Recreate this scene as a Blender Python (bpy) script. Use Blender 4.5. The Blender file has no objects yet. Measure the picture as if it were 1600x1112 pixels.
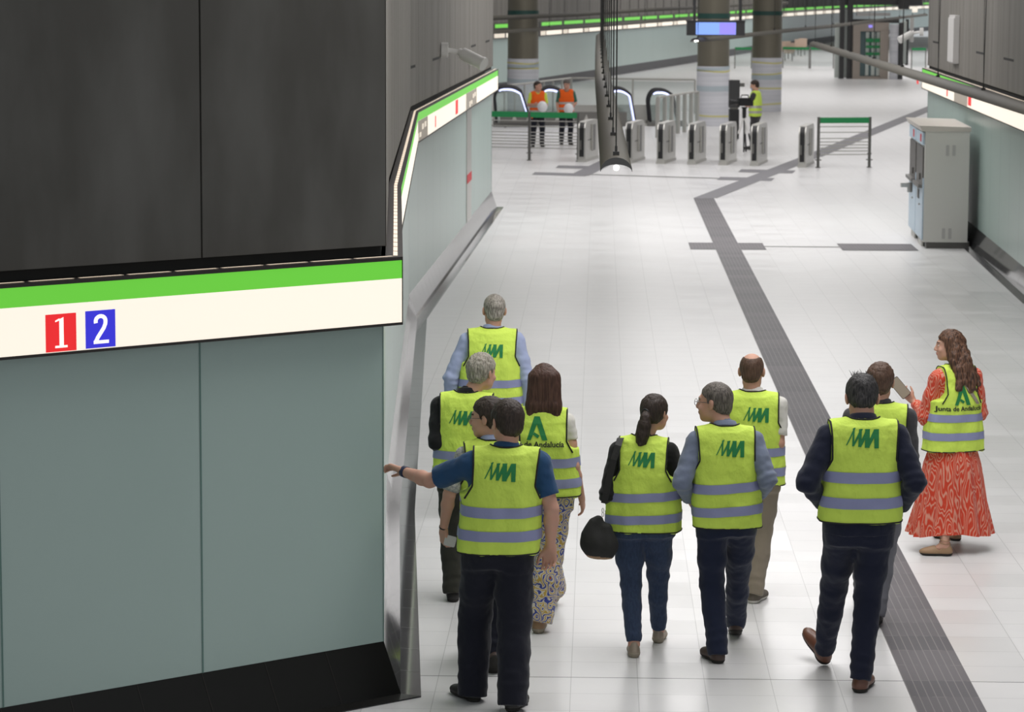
import bpy, math, random
import numpy as np
from mathutils import Vector, Matrix
from mathutils.bvhtree import BVHTree

random.seed(5)
SC = bpy.context.scene
COL = SC.collection
# ------------------------------------------------------------------ camera
FPX, CAMH, PITCH, ROLL = 4500.0, 4.14, math.atan(580/4500), 0.004
_f = Vector((0, math.cos(PITCH), -math.sin(PITCH)))
_r0, _u0 = Vector((1, 0, 0)), Vector((0, math.sin(PITCH), math.cos(PITCH)))
_r = _r0*math.cos(ROLL) + _u0*math.sin(ROLL)
_u = _u0*math.cos(ROLL) - _r0*math.sin(ROLL)
cd = bpy.data.cameras.new('camera'); cam = bpy.data.objects.new('camera', cd); COL.objects.link(cam)
cd.sensor_fit = 'HORIZONTAL'; cd.sensor_width = 36.0; cd.lens = FPX/1600*36
cd.clip_start = 0.1; cd.clip_end = 600
cam.matrix_world = Matrix(((_r.x, _u.x, -_f.x, 0), (_r.y, _u.y, -_f.y, 0), (_r.z, _u.z, -_f.z, CAMH), (0, 0, 0, 1)))
cd.dof.use_dof = True; cd.dof.focus_distance = 17.6; cd.dof.aperture_fstop = 7.0
SC.camera = cam
# ------------------------------------------------------------------ world, exposure, lights
SC.view_settings.view_transform = 'Standard'; SC.view_settings.look = 'None'
SC.view_settings.gamma = 1.0; SC.view_settings.use_curve_mapping = False
SC.view_settings.exposure = 0.0
wd = bpy.data.worlds.new('world'); SC.world = wd; wd.use_nodes = True
wd.node_tree.nodes['Background'].inputs[0].default_value = (0.93, 0.97, 1.0, 1)
wd.node_tree.nodes['Background'].inputs[1].default_value = 0.53

def area(name, loc, sx, sy, power, col=(1, 0.98, 0.975), aim=None, spread=180):
    l = bpy.data.lights.new(name, 'AREA'); l.shape = 'RECTANGLE'; l.size = sx; l.size_y = sy
    l.energy = power; l.color = col; l.spread = math.radians(spread)
    o = bpy.data.objects.new(name, l); COL.objects.link(o); o.location = loc
    if aim is not None:
        o.rotation_euler = (Vector(aim)-Vector(loc)).to_track_quat('-Z', 'Y').to_euler()
    return o
for i, (x, y, sx, sy, p) in enumerate([
        (2.4, 19, 5.0, 8, 620), (3.0, 31, 5.2, 9, 390), (3.6, 49, 6.0, 12, 900),
        (4.5, 64, 14, 12, 1000), (8, 82, 24, 16, 1400), (12, 108, 32, 20, 2100), (17, 140, 36, 26, 3200), (25, 172, 40, 26, 4600)]):
    area('ceiling_lamp', (x, y, 7.2), sx, sy, p)

# ------------------------------------------------------------------ pixel <-> place
def ray(px, py):
    return _f*FPX + _r*(px-800) - _u*(py-556)
def F(px, py, z=0.0):
    d = ray(px, py); t = (z-CAMH)/d.z
    return Vector((d.x*t, d.y*t, z))
def atY(px, py, Y):
    d = ray(px, py); t = Y/d.y
    return Vector((d.x*t, Y, CAMH+d.z*t))

# ------------------------------------------------------------------ materials
M = {}
def mat(name, col, rough=0.7, metal=0.0, spec=0.5, emit=None, es=1.0, bump=None, var=None, sheen=0.0, alpha=None, coat=0.0):
    m = bpy.data.materials.new(name); m.use_nodes = True
    nt = m.node_tree; b = nt.nodes['Principled BSDF']
    b.inputs['Base Color'].default_value = (*col, 1); b.inputs['Roughness'].default_value = rough
    b.inputs['Metallic'].default_value = metal; b.inputs['Specular IOR Level'].default_value = spec
    b.inputs['Sheen Weight'].default_value = sheen; b.inputs['Coat Weight'].default_value = coat
    if emit: b.inputs['Emission Color'].default_value = (*emit, 1); b.inputs['Emission Strength'].default_value = es
    if alpha is not None: b.inputs['Alpha'].default_value = alpha
    tc = nt.nodes.new('ShaderNodeTexCoord')
    def mapped(sc):
        mp = nt.nodes.new('ShaderNodeMapping'); mp.inputs['Scale'].default_value = sc
        nt.links.new(tc.outputs['Object'], mp.inputs[0]); return mp.outputs[0]
    if var:   # (scale3, detail, amount, second colour)
        n = nt.nodes.new('ShaderNodeTexNoise'); n.inputs['Scale'].default_value = 1; n.inputs['Detail'].default_value = var[1]
        nt.links.new(mapped(var[0]), n.inputs['Vector'])
        r = nt.nodes.new('ShaderNodeValToRGB'); r.color_ramp.elements[0].position = var[4][0] if len(var) > 4 else 0.35
        r.color_ramp.elements[1].position = var[4][1] if len(var) > 4 else 0.65
        r.color_ramp.elements[0].color = (*col, 1); r.color_ramp.elements[1].color = (*[c*(1-var[2])+d*var[2] for c, d in zip(col, var[3])], 1)
        nt.links.new(n.outputs['Fac'], r.inputs[0]); nt.links.new(r.outputs[0], b.inputs['Base Color'])
    if bump:  # (scale3, detail, strength, distance)
        n = nt.nodes.new('ShaderNodeTexNoise'); n.inputs['Scale'].default_value = 1; n.inputs['Detail'].default_value = bump[1]
        nt.links.new(mapped(bump[0]), n.inputs['Vector'])
        bp = nt.nodes.new('ShaderNodeBump'); bp.inputs['Strength'].default_value = bump[2]; bp.inputs['Distance'].default_value = bump[3]
        nt.links.new(n.outputs['Fac'], bp.inputs['Height']); nt.links.new(bp.outputs[0], b.inputs['Normal'])
    M[name] = m
    return m
def cloth(name, col, **k):
    k.setdefault('rough', 0.9); k.setdefault('spec', 0.2); k.setdefault('sheen', 0.15)
    return mat(name, col, bump=((14, 14, 9), 4, 0.35, 0.02), **k)
def hairm(name, c1, c2, f=(150, 150, 18)):
    return mat(name, c1, rough=0.55, spec=0.35, var=(f, 3, 1.0, c2), bump=(f, 3, 0.8, 0.006))

mat('skin', (0.53, 0.31, 0.23), rough=0.6, spec=0.35, var=((25, 25, 25), 3, 0.5, (0.60, 0.30, 0.22)))
mat('lips', (0.42, 0.16, 0.13), rough=0.5)
mat('eye_white', (0.75, 0.74, 0.70), rough=0.3); mat('eye_dark', (0.02, 0.015, 0.01), rough=0.3)
mat('brow', (0.06, 0.04, 0.03), rough=0.9)
mat('vest_yellow', (0.60, 0.79, 0.115), rough=0.75, spec=0.2, bump=((9, 9, 6), 4, 0.6, 0.05))
mat('vest_orange', (0.85, 0.13, 0.015), rough=0.75, spec=0.2)
mat('reflective', (0.26, 0.28, 0.46), rough=0.5, metal=0.0, spec=0.4, bump=((60, 60, 60), 3, 0.2, 0.005))
mat('logo_green', (0.012, 0.20, 0.055), rough=0.7)
mat('ink', (0.02, 0.025, 0.02), rough=0.8)
mat('piping', (0.012, 0.012, 0.012), rough=0.8)
mat('black_plastic', (0.012, 0.012, 0.013), rough=0.4)
cloth('navy', (0.012, 0.015, 0.032)); cloth('navy_blue', (0.013, 0.018, 0.04)); cloth('dark_trousers', (0.011, 0.012, 0.02))
cloth('denim', (0.03, 0.045, 0.085), var=((90, 90, 30), 4, 0.5, (0.05, 0.075, 0.14))); cloth('black_knit', (0.012, 0.012, 0.013))
cloth('polo_blue', (0.02, 0.065, 0.15)); cloth('light_blue', (0.33, 0.38, 0.56)); cloth('grey_blue', (0.17, 0.20, 0.28))
cloth('white_cloth', (0.62, 0.60, 0.57)); cloth('beige', (0.26, 0.22, 0.17)); cloth('dark_grey', (0.05, 0.048, 0.052))
cloth('olive', (0.035, 0.035, 0.028)); cloth('neon_shirt', (0.6, 0.72, 0.1)); cloth('green_shirt', (0.04, 0.13, 0.09))
cloth('grey_trousers', (0.14, 0.14, 0.16)); cloth('pale_print', (0.45, 0.45, 0.43), var=((70, 70, 70), 3, 0.8, (0.15, 0.16, 0.18)))
mat('leather_brown', (0.13, 0.05, 0.028), rough=0.42, coat=0.2); mat('leather_dark', (0.06, 0.035, 0.028), rough=0.5)
mat('leather_black', (0.018, 0.017, 0.016), rough=0.55); mat('sole_dark', (0.02, 0.018, 0.015), rough=0.8)
mat('champagne', (0.33, 0.27, 0.21), rough=0.35, metal=0.35); mat('sole_tan', (0.30, 0.26, 0.20), rough=0.8)
mat('suede_grey', (0.14, 0.12, 0.10), rough=0.95); mat('sole_white', (0.55, 0.53, 0.5), rough=0.8); mat('tan', (0.32, 0.20, 0.11), rough=0.6)
mat('bag_black', (0.014, 0.014, 0.013), rough=0.75, bump=((80, 80, 80), 3, 0.3, 0.004))
hairm('hair_grey', (0.17, 0.15, 0.125), (0.42, 0.39, 0.34)); hairm('hair_silver', (0.12, 0.105, 0.09), (0.40, 0.37, 0.33), (110, 110, 30))
hairm('hair_dark', (0.022, 0.014, 0.011), (0.05, 0.034, 0.026)); hairm('hair_brown', (0.04, 0.017, 0.012), (0.095, 0.045, 0.032), (120, 120, 6))
hairm('hair_black', (0.010, 0.010, 0.011), (0.06, 0.055, 0.055)); hairm('hair_chestnut', (0.03, 0.015, 0.010), (0.17, 0.085, 0.05), (110, 110, 10))
hairm('hair_auburn', (0.06, 0.032, 0.022), (0.13, 0.075, 0.05)); hairm('hair_saltpepper', (0.05, 0.042, 0.036), (0.19, 0.165, 0.145))
mat('glass_grey', (0.05, 0.05, 0.06), rough=0.3); mat('mask_blue', (0.25, 0.42, 0.7), rough=0.8)
mat('watch_navy', (0.015, 0.02, 0.06), rough=0.5)
mat('steel', (0.52, 0.51, 0.48), rough=0.32, metal=0.85); mat('steel_dark', (0.18, 0.175, 0.165), rough=0.4, metal=0.8)
mat('steel_bar', (0.50, 0.49, 0.46), rough=0.45, metal=0.6)
mat('green_band', (0.015, 0.24, 0.075), rough=0.5); mat('handrail', (0.012, 0.012, 0.015), rough=0.5)
mat('led', (0.6, 0.6, 1), emit=(0.55, 0.6, 1.0), es=2.2)
mat('lamp_tube', (1, 1, 1), emit=(1, 0.95, 0.85), es=9)
mat('lamp_metal', (0.060, 0.054, 0.040), rough=0.65, metal=0.1, spec=0.3); mat('lamp_inside', (0.04, 0.04, 0.042), rough=0.5)
mat('bulb', (1, 1, 1), emit=(1, 0.97, 0.9), es=5); mat('wire', (0.035, 0.035, 0.035), rough=0.6, metal=0.5)
mat('sign_cream', (0.3, 0.28, 0.25), emit=(1.0, 0.91, 0.78), es=0.90, rough=0.4)
mat('sign_cream_dim', (0.4, 0.38, 0.33), emit=(0.93, 0.80, 0.66), es=0.62, rough=0.4)
mat('sign_green', (0.05, 0.2, 0.02), emit=(0.14, 0.60, 0.045), es=0.85, rough=0.4)
mat('sign_green_dim', (0.05, 0.2, 0.03), emit=(0.10, 0.42, 0.05), es=0.62, rough=0.4)
mat('sign_frame', (0.035, 0.03, 0.028), rough=0.5, metal=0.4)
mat('tray_light', (0.4, 0.35, 0.3), emit=(1.0, 0.82, 0.62), es=0.75)
mat('badge_red', (0.5, 0.01, 0.01), emit=(0.80, 0.02, 0.025), es=0.8, rough=0.4); mat('badge_blue', (0.02, 0.02, 0.4), emit=(0.035, 0.03, 0.62), es=0.8, rough=0.4)
mat('badge_digit', (0.5, 0.5, 0.5), emit=(1, 0.95, 0.85), es=0.95)
mat('map_grey', (0.22, 0.2, 0.17), emit=(0.3, 0.26, 0.22), es=0.6)
mat('red_label', (0.55, 0.03, 0.04), rough=0.6)
mat('granite', (0.045, 0.045, 0.047), rough=0.06, spec=0.38, var=((30, 30, 30), 4, 0.6, (0.085, 0.085, 0.09)))
mat('granite_dark_reflection', (0.010, 0.010, 0.009), rough=0.3, spec=0.25)  # the same granite, with the reflection of dark surroundings put into its colour
mat('joint', (0.20, 0.20, 0.20), rough=0.8)
mat('glass_wall', (0.36, 0.465, 0.435), rough=0.28, spec=0.5, var=((0.5, 0.5, 0.3), 2, 0.5, (0.40, 0.50, 0.47)))
mat('glass_edge', (0.10, 0.19, 0.17), rough=0.3)
mat('dark_metal', (0.060, 0.057, 0.050), rough=0.5, metal=0.15, var=((1.6, 1.6, 0.55), 7, 0.8, (0.15, 0.148, 0.14), (0.42, 0.82)), bump=((3, 3, 1), 5, 0.1, 0.01))
mat('cladding', (0.125, 0.115, 0.10), rough=0.6, metal=0.15, var=((4, 4, 0.15), 4, 0.7, (0.19, 0.178, 0.16)))
mat('granite_far', (0.055, 0.055, 0.06), rough=0.55)
mat('dark_gap', (0.012, 0.012, 0.011), rough=0.9)
mat('column_metal', (0.17, 0.155, 0.12), rough=0.42, metal=0.5)
mat('column_green', (0.01, 0.055, 0.045), rough=0.5)
mat('wrap_white', (0.66, 0.66, 0.70), rough=0.6, var=((0.2, 0.2, 9), 2, 0.8, (0.50, 0.51, 0.55)))
mat('tape_yellow', (0.62, 0.58, 0.25), rough=0.6); mat('tape_blue', (0.42, 0.48, 0.52), rough=0.6)
mat('machine_white', (0.62, 0.61, 0.58), rough=0.5); mat('machine_roof', (0.58, 0.54, 0.50), rough=0.6); mat('machine_blue', (0.45, 0.56, 0.66), rough=0.4)
mat('machine_dark', (0.09, 0.085, 0.08), rough=0.4); mat('machine_vent', (0.45, 0.44, 0.43), rough=0.7)
mat('screen', (0.1, 0.1, 0.3), emit=(0.25, 0.45, 1.0), es=1.0); mat('screen2', (0.1, 0.1, 0.3), emit=(0.36, 0.30, 1.0), es=0.9)
mat('paint_white', (0.72, 0.71, 0.69), rough=0.45); mat('portal_beige', (0.36, 0.31, 0.27), rough=0.5); mat('pale_panel', (0.55, 0.60, 0.57), rough=0.4)
mat('lift_teal', (0.10, 0.16, 0.17), rough=0.2); mat('helmet', (0.8, 0.8, 0.82), rough=0.35)
mat('orange_spot', (0.85, 0.12, 0.02), rough=0.6); mat('chair_beige', (0.5, 0.38, 0.3), rough=0.7)
mat('ceiling_grey', (0.30, 0.29, 0.27), rough=0.9)

def clear_glass(name, col, a):
    m = bpy.data.materials.new(name); m.use_nodes = True; nt = m.node_tree; nt.nodes.clear()
    o = nt.nodes.new('ShaderNodeOutputMaterial'); t = nt.nodes.new('ShaderNodeBsdfTransparent'); g = nt.nodes.new('ShaderNodeBsdfGlossy')
    mx = nt.nodes.new('ShaderNodeMixShader'); mx.inputs[0].default_value = a
    t.inputs[0].default_value = (*col, 1); g.inputs[0].default_value = (0.8, 0.85, 0.85, 1); g.inputs[1].default_value = 0.15
    nt.links.new(t.outputs[0], mx.inputs[1]); nt.links.new(g.outputs[0], mx.inputs[2]); nt.links.new(mx.outputs[0], o.inputs[0]); M[name] = m
clear_glass('clear_glass', (0.95, 0.97, 0.965), 0.10)

def nodes(m):
    nt = m.node_tree
    def N(t, **k):
        n = nt.nodes.new(t)
        for a, v in k.items(): setattr(n, a, v)
        return n
    def mth(op, a, b=None, c=None):
        n = N('ShaderNodeMath', operation=op)
        for i, v in enumerate((a, b, c)):
            if v is None: continue
            if isinstance(v, (int, float)): n.inputs[i].default_value = v
            else: nt.links.new(v, n.inputs[i])
        return n.outputs[0]
    return nt, N, mth
VPAZ = math.atan(135/4500)          # heading of the corridor grid
GRID0 = F(1433, 1112)               # a corner of the tile grid
def floor_mat():
    m = mat('floor_tiles', (0.7, 0.7, 0.7), rough=0.33, spec=0.5); nt, N, mth = nodes(m); b = nt.nodes['Principled BSDF']
    g = N('ShaderNodeNewGeometry'); mp = N('ShaderNodeMapping', vector_type='TEXTURE')
    mp.inputs['Location'].default_value = (GRID0.x, GRID0.y-0.055, 0); mp.inputs['Rotation'].default_value = (0, 0, -VPAZ)
    nt.links.new(g.outputs['Position'], mp.inputs[0]); sp = N('ShaderNodeSeparateXYZ'); nt.links.new(mp.outputs[0], sp.inputs[0])
    x, y = sp.outputs[0], sp.outputs[1]
    def line(c, w):
        fr = mth('FRACT', mth('DIVIDE', c, 0.4)); d = mth('ABSOLUTE', mth('SUBTRACT', fr, 0.5))
        return mth('GREATER_THAN', d, 0.5-w/0.4)
    ln = mth('MAXIMUM', line(x, 0.0024), line(y, 0.0030))
    big = mth('LESS_THAN', mth('ABSOLUTE', mth('SUBTRACT', y, 0.8)), 0.006)
    cx, cy = mth('FLOOR', mth('DIVIDE', x, 0.4)), mth('FLOOR', mth('DIVIDE', y, 0.4))
    cb = N('ShaderNodeCombineXYZ'); nt.links.new(cx, cb.inputs[0]); nt.links.new(cy, cb.inputs[1])
    wn = N('ShaderNodeTexWhiteNoise', noise_dimensions='3D'); nt.links.new(cb.outputs[0], wn.inputs['Vector'])
    base = N('ShaderNodeValToRGB'); base.color_ramp.elements[0].color = (0.655, 0.65, 0.65, 1); base.color_ramp.elements[1].color = (0.69, 0.685, 0.685, 1)
    nt.links.new(wn.outputs['Value'], base.inputs[0])
    nz = N('ShaderNodeTexNoise'); nz.inputs['Scale'].default_value = 3.0; nz.inputs['Detail'].default_value = 5; nt.links.new(mp.outputs[0], nz.inputs['Vector'])
    mx0 = N('ShaderNodeMix', data_type='RGBA', blend_type='MULTIPLY'); mx0.inputs[0].default_value = 1
    r2 = N('ShaderNodeValToRGB'); r2.color_ramp.elements[0].color = (0.94, 0.94, 0.95, 1); r2.color_ramp.elements[1].color = (1.03, 1.03, 1.03, 1)
    nt.links.new(nz.outputs['Fac'], r2.inputs[0]); nt.links.new(base.outputs[0], mx0.inputs[6]); nt.links.new(r2.outputs[0], mx0.inputs[7])
    mx = N('ShaderNodeMix', data_type='RGBA'); nt.links.new(mth('MULTIPLY', ln, 0.72), mx.inputs[0]); nt.links.new(mx0.outputs[2], mx.inputs[6]); mx.inputs[7].default_value = (0.36, 0.36, 0.36, 1)
    mx2 = N('ShaderNodeMix', data_type='RGBA'); nt.links.new(big, mx2.inputs[0]); nt.links.new(mx.outputs[2], mx2.inputs[6]); mx2.inputs[7].default_value = (0.06, 0.06, 0.06, 1)
    nt.links.new(mx2.outputs[2], b.inputs['Base Color'])
    rr = N('ShaderNodeMapRange'); rr.inputs[3].default_value = 0.28; rr.inputs[4].default_value = 0.38
    nt.links.new(wn.outputs['Value'], rr.inputs[0]); nt.links.new(rr.outputs[0], b.inputs['Roughness'])
    bn = N('ShaderNodeTexNoise'); bn.inputs['Scale'].default_value = 7; bn.inputs['Detail'].default_value = 2; nt.links.new(mp.outputs[0], bn.inputs['Vector'])
    bp = N('ShaderNodeBump'); bp.inputs['Strength'].default_value = 0.10; bp.inputs['Distance'].default_value = 0.01
    nt.links.new(bn.outputs['Fac'], bp.inputs['Height']); nt.links.new(bp.outputs[0], b.inputs['Normal'])
floor_mat()
def tactile_mat():
    m = mat('tactile', (0.1, 0.1, 0.1), rough=0.6, spec=0.3); nt, N, mth = nodes(m); b = nt.nodes['Principled BSDF']
    g = N('ShaderNodeNewGeometry'); mp = N('ShaderNodeMapping', vector_type='TEXTURE')
    mp.inputs['Location'].default_value = (GRID0.x, GRID0.y-0.055, 0); mp.inputs['Rotation'].default_value = (0, 0, -VPAZ)
    nt.links.new(g.outputs['Position'], mp.inputs[0]); sp = N('ShaderNodeSeparateXYZ'); nt.links.new(mp.outputs[0], sp.inputs[0])
    x, y = sp.outputs[0], sp.outputs[1]
    fx = mth('ABSOLUTE', mth('SUBTRACT', mth('FRACT', mth('DIVIDE', x, 0.05)), 0.5))
    rib = mth('GREATER_THAN', fx, 0.43)
    fy = mth('ABSOLUTE', mth('SUBTRACT', mth('FRACT', mth('DIVIDE', y, 0.4)), 0.5))
    wn = N('ShaderNodeTexNoise'); wn.inputs['Scale'].default_value = 9; nt.links.new(mp.outputs[0], wn.inputs['Vector'])
    jt = mth('MULTIPLY', mth('GREATER_THAN', fy, 0.488), mth('GREATER_THAN', wn.outputs['Fac'], 0.5))
    cy = mth('FLOOR', mth('DIVIDE', y, 0.4)); w2 = N('ShaderNodeTexWhiteNoise', noise_dimensions='1D'); nt.links.new(cy, w2.inputs['W'])
    base = N('ShaderNodeValToRGB'); base.color_ramp.elements[0].color = (0.095, 0.09, 0.10, 1); base.color_ramp.elements[1].color = (0.135, 0.125, 0.135, 1)
    nt.links.new(w2.outputs['Value'], base.inputs[0])
    mx = N('ShaderNodeMix', data_type='RGBA'); nt.links.new(mth('MULTIPLY', mth('MAXIMUM', rib, jt), 0.8), mx.inputs[0])
    nt.links.new(base.outputs[0], mx.inputs[6]); mx.inputs[7].default_value = (0.21, 0.20, 0.20, 1); nt.links.new(mx.outputs[2], b.inputs['Base Color'])
tactile_mat()
mat('tactile_plain', (0.155, 0.15, 0.165), rough=0.55)
def pattern_mats():
    # paisley print
    m = cloth('paisley', (0.6, 0.55, 0.45)); nt, N, mth = nodes(m); b = nt.nodes['Principled BSDF']
    tc = N('ShaderNodeTexCoord'); nz = N('ShaderNodeTexNoise'); nz.inputs['Scale'].default_value = 9
    nt.links.new(tc.outputs['Object'], nz.inputs['Vector'])
    vm = N('ShaderNodeMix', data_type='RGBA', blend_type='ADD'); vm.inputs[0].default_value = 0.16
    nt.links.new(tc.outputs['Object'], vm.inputs[6]); nt.links.new(nz.outputs['Color'], vm.inputs[7])
    v = N('ShaderNodeTexVoronoi'); v.inputs['Scale'].default_value = 11; nt.links.new(vm.outputs[2], v.inputs['Vector'])
    rg = mth('SINE', mth('MULTIPLY', v.outputs['Distance'], 26))
    r = N('ShaderNodeValToRGB'); r.color_ramp.interpolation = 'CONSTANT'
    els = r.color_ramp.elements; els[0].position = 0; els[0].color = (0.05, 0.07, 0.30, 1); els[1].position = 0.2; els[1].color = (0.55, 0.50, 0.40, 1)
    e = els.new(0.55); e.color = (0.60, 0.57, 0.50, 1)
    e = els.new(0.86); e.color = (0.50, 0.34, 0.08, 1)
    nt.links.new(mth('MULTIPLY_ADD', rg, 0.5, 0.5), r.inputs[0])
    r3 = N('ShaderNodeValToRGB'); r3.color_ramp.interpolation = 'CONSTANT'; r3.color_ramp.elements[0].color = (0.45, 0.14, 0.05, 1)
    r3.color_ramp.elements[1].position = 0.13; r3.color_ramp.elements[1].color = (1, 1, 1, 1)
    nt.links.new(v.outputs['Distance'], r3.inputs[0])
    mx = N('ShaderNodeMix', data_type='RGBA', blend_type='MULTIPLY'); mx.inputs[0].default_value = 1
    nt.links.new(r.outputs[0], mx.inputs[6]); nt.links.new(r3.outputs[0], mx.inputs[7]); nt.links.new(mx.outputs[2], b.inputs['Base Color'])
    # red dress with pale wavy contour lines
    m = cloth('red_waves', (0.6, 0.05, 0.03)); nt, N, mth = nodes(m); b = nt.nodes['Principled BSDF']
    tc = N('ShaderNodeTexCoord'); mp = N('ShaderNodeMapping'); mp.inputs['Scale'].default_value = (12, 12, 3.4); nt.links.new(tc.outputs['Object'], mp.inputs[0])
    nz = N('ShaderNodeTexNoise'); nz.inputs['Scale'].default_value = 1.0; nz.inputs['Detail'].default_value = 1.5; nt.links.new(mp.outputs[0], nz.inputs['Vector'])
    rg = mth('SINE', mth('MULTIPLY', nz.outputs['Fac'], 95))
    r = N('ShaderNodeValToRGB'); r.color_ramp.elements[0].position = 0.45; r.color_ramp.elements[0].color = (0.56, 0.055, 0.026, 1)
    r.color_ramp.elements[1].position = 1.0; r.color_ramp.elements[1].color = (0.64, 0.29, 0.21, 1)
    nt.links.new(mth('MULTIPLY_ADD', rg, 0.5, 0.5), r.inputs[0]); nt.links.new(r.outputs[0], b.inputs['Base Color'])
pattern_mats()

# ------------------------------------------------------------------ mesh helpers
def link(name, me, parent=None):
    o = bpy.data.objects.new(name, me); COL.objects.link(o)
    if parent is not None: o.parent = parent
    return o
def empty(name, loc, rz=0.0):
    o = bpy.data.objects.new(name, None); COL.objects.link(o); o.location = loc; o.rotation_euler = (0, 0, rz); o.empty_display_size = 0.1
    return o
def tag(o, label=None, cat=None, group=None, kind=None):
    for k, v in (('label', label), ('category', cat), ('group', group), ('kind', kind)):
        if v: o[k] = v
    return o
def pmat(o):
    m = Matrix.Translation(o.location) @ o.rotation_euler.to_matrix().to_4x4()
    return pmat(o.parent) @ m if o.parent else m
class MB:
    def __init__(s): s.v = []; s.f = []; s.m = []; s.sm = []
    def add(s, vs, fs, mi=0, smooth=False):
        n = len(s.v); s.v += [tuple(v) for v in vs]; s.f += [tuple(n+i for i in f) for f in fs]; s.m += [mi]*len(fs); s.sm += [smooth]*len(fs); return s
    def box(s, c, d, mi=0, rz=0.0, R=None):
        hx, hy, hz = d[0]/2, d[1]/2, d[2]/2
        if R is None: R = Matrix.Rotation(rz, 3, 'Z')
        vs = [Vector(c)+R@Vector((x*hx, y*hy, z*hz)) for x in (-1, 1) for y in (-1, 1) for z in (-1, 1)]
        return s.add(vs, [(0, 1, 3, 2), (4, 6, 7, 5), (0, 4, 5, 1), (2, 3, 7, 6), (0, 2, 6, 4), (1, 5, 7, 3)], mi)
    def quad(s, a, b, c, d, mi=0): return s.add([a, b, c, d], [(0, 1, 2, 3)], mi)
    def prism(s, pts, ext, mi=0, smooth=False):   # planar polygon pts extruded by vector ext
        n = len(pts); vs = [Vector(p) for p in pts]; vs += [p+Vector(ext) for p in vs]
        s.add(vs, [tuple(range(n-1, -1, -1)), tuple(range(n, 2*n))], mi)
        s.add(vs, [(i, (i+1) % n, n+(i+1) % n, n+i) for i in range(n)], mi, smooth); return s
    def tube(s, pts, r, seg=8, mi=0, cap=True, closed=False):
        pts = [Vector(p) for p in pts]; n = len(pts); rs = r if isinstance(r, (list, tuple)) else [r]*n
        vs = []; up = None
        for i, p in enumerate(pts):
            if closed: t = pts[(i+1) % n]-pts[i-1]
            else: t = pts[min(i+1, n-1)]-pts[max(i-1, 0)]
            t.normalize()
            if up is None: up = Vector((0, 0, 1)) if abs(t.z) < 0.9 else Vector((1, 0, 0))
            sd = t.cross(up); sd.normalize(); up = sd.cross(t); up.normalize()
            for k in range(seg):
                a = 2*math.pi*k/seg; vs.append(p+sd*(math.cos(a)*rs[i])+up*(math.sin(a)*rs[i]))
        fs = []
        for i in range(n if closed else n-1):
            j = (i+1) % n
            for k in range(seg): fs.append((i*seg+k, i*seg+(k+1) % seg, j*seg+(k+1) % seg, j*seg+k))
        s.add(vs, fs, mi, True)
        if cap and not closed: s.add(vs[:seg], [tuple(range(seg))], mi); s.add(vs[-seg:], [tuple(range(seg-1, -1, -1))], mi)
        return s
    def cyl(s, c, r, h, seg=32, mi=0, r2=None):
        r2 = r if r2 is None else r2
        vs = [Vector(c)+Vector((math.cos(2*math.pi*k/seg)*q, math.sin(2*math.pi*k/seg)*q, z)) for z, q in ((0, r), (h, r2)) for k in range(seg)]
        s.add(vs, [(k, (k+1) % seg, seg+(k+1) % seg, seg+k) for k in range(seg)], mi, True)
        s.add(vs, [tuple(range(seg-1, -1, -1)), tuple(range(seg, 2*seg))], mi); return s
    def rings(s, rings, mi=0, smooth=True, caps=True):
        n = len(rings[0]); vs = [p for r in rings for p in r]
        s.add(vs, [(i*n+k, i*n+(k+1) % n, (i+1)*n+(k+1) % n, (i+1)*n+k) for i in range(len(rings)-1) for k in range(n)], mi, smooth)
        if caps: s.add(rings[0], [tuple(range(n-1, -1, -1))], mi); s.add(rings[-1], [tuple(range(n))], mi)
        return s
    def build(s, name, mats, parent=None, local=False):
        me = bpy.data.meshes.new(name)
        vs = s.v
        if parent is not None and not local:
            inv = pmat(parent).inverted(); vs = [tuple(inv@Vector(v)) for v in vs]
        me.from_pydata(vs, [], s.f)
        for m in (mats if isinstance(mats, (list, tuple)) else [mats]): me.materials.append(M[m])
        me.polygons.foreach_set('material_index', s.m); me.polygons.foreach_set('use_smooth', s.sm); me.update()
        return link(name, me, parent)
def struct(o): o['kind'] = 'structure'; return o

# ================================================================== THE SETTING
def offs(pts, d):
    """polyline shifted by d to its left (plan)"""
    pts = [Vector((p[0], p[1])) for p in pts]; out = []
    nrm = []
    for a, b in zip(pts[:-1], pts[1:]):
        t = (b-a).normalized(); nrm.append(Vector((-t.y, t.x)))
    for i, p in enumerate(pts):
        if i == 0: out.append(p+nrm[0]*d)
        elif i == len(pts)-1: out.append(p+nrm[-1]*d)
        else:
            m = (nrm[i-1]+nrm[i]).normalized(); out.append(p+m*(d/max(0.3, m.dot(nrm[i]))))
    return out
def V3(p, z): return Vector((p[0], p[1], z))
def strip(mb, A, za, B, zb, mi=0, i0=0, i1=None):
    for i in range(i0, (len(A)-1) if i1 is None else i1):
        mb.quad(V3(A[i], za), V3(A[i+1], za), V3(B[i+1], zb), V3(B[i], zb), mi)

fl = MB(); fl.quad((-60, -8, 0), (90, -8, 0), (90, 240, 0), (-60, 240, 0)); struct(fl.build('floor', 'floor_tiles'))
ce = MB(); ce.box((15, 124, 9.05), (150, 232, 0.1)); struct(ce.build('ceiling', 'ceiling_grey'))

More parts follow.
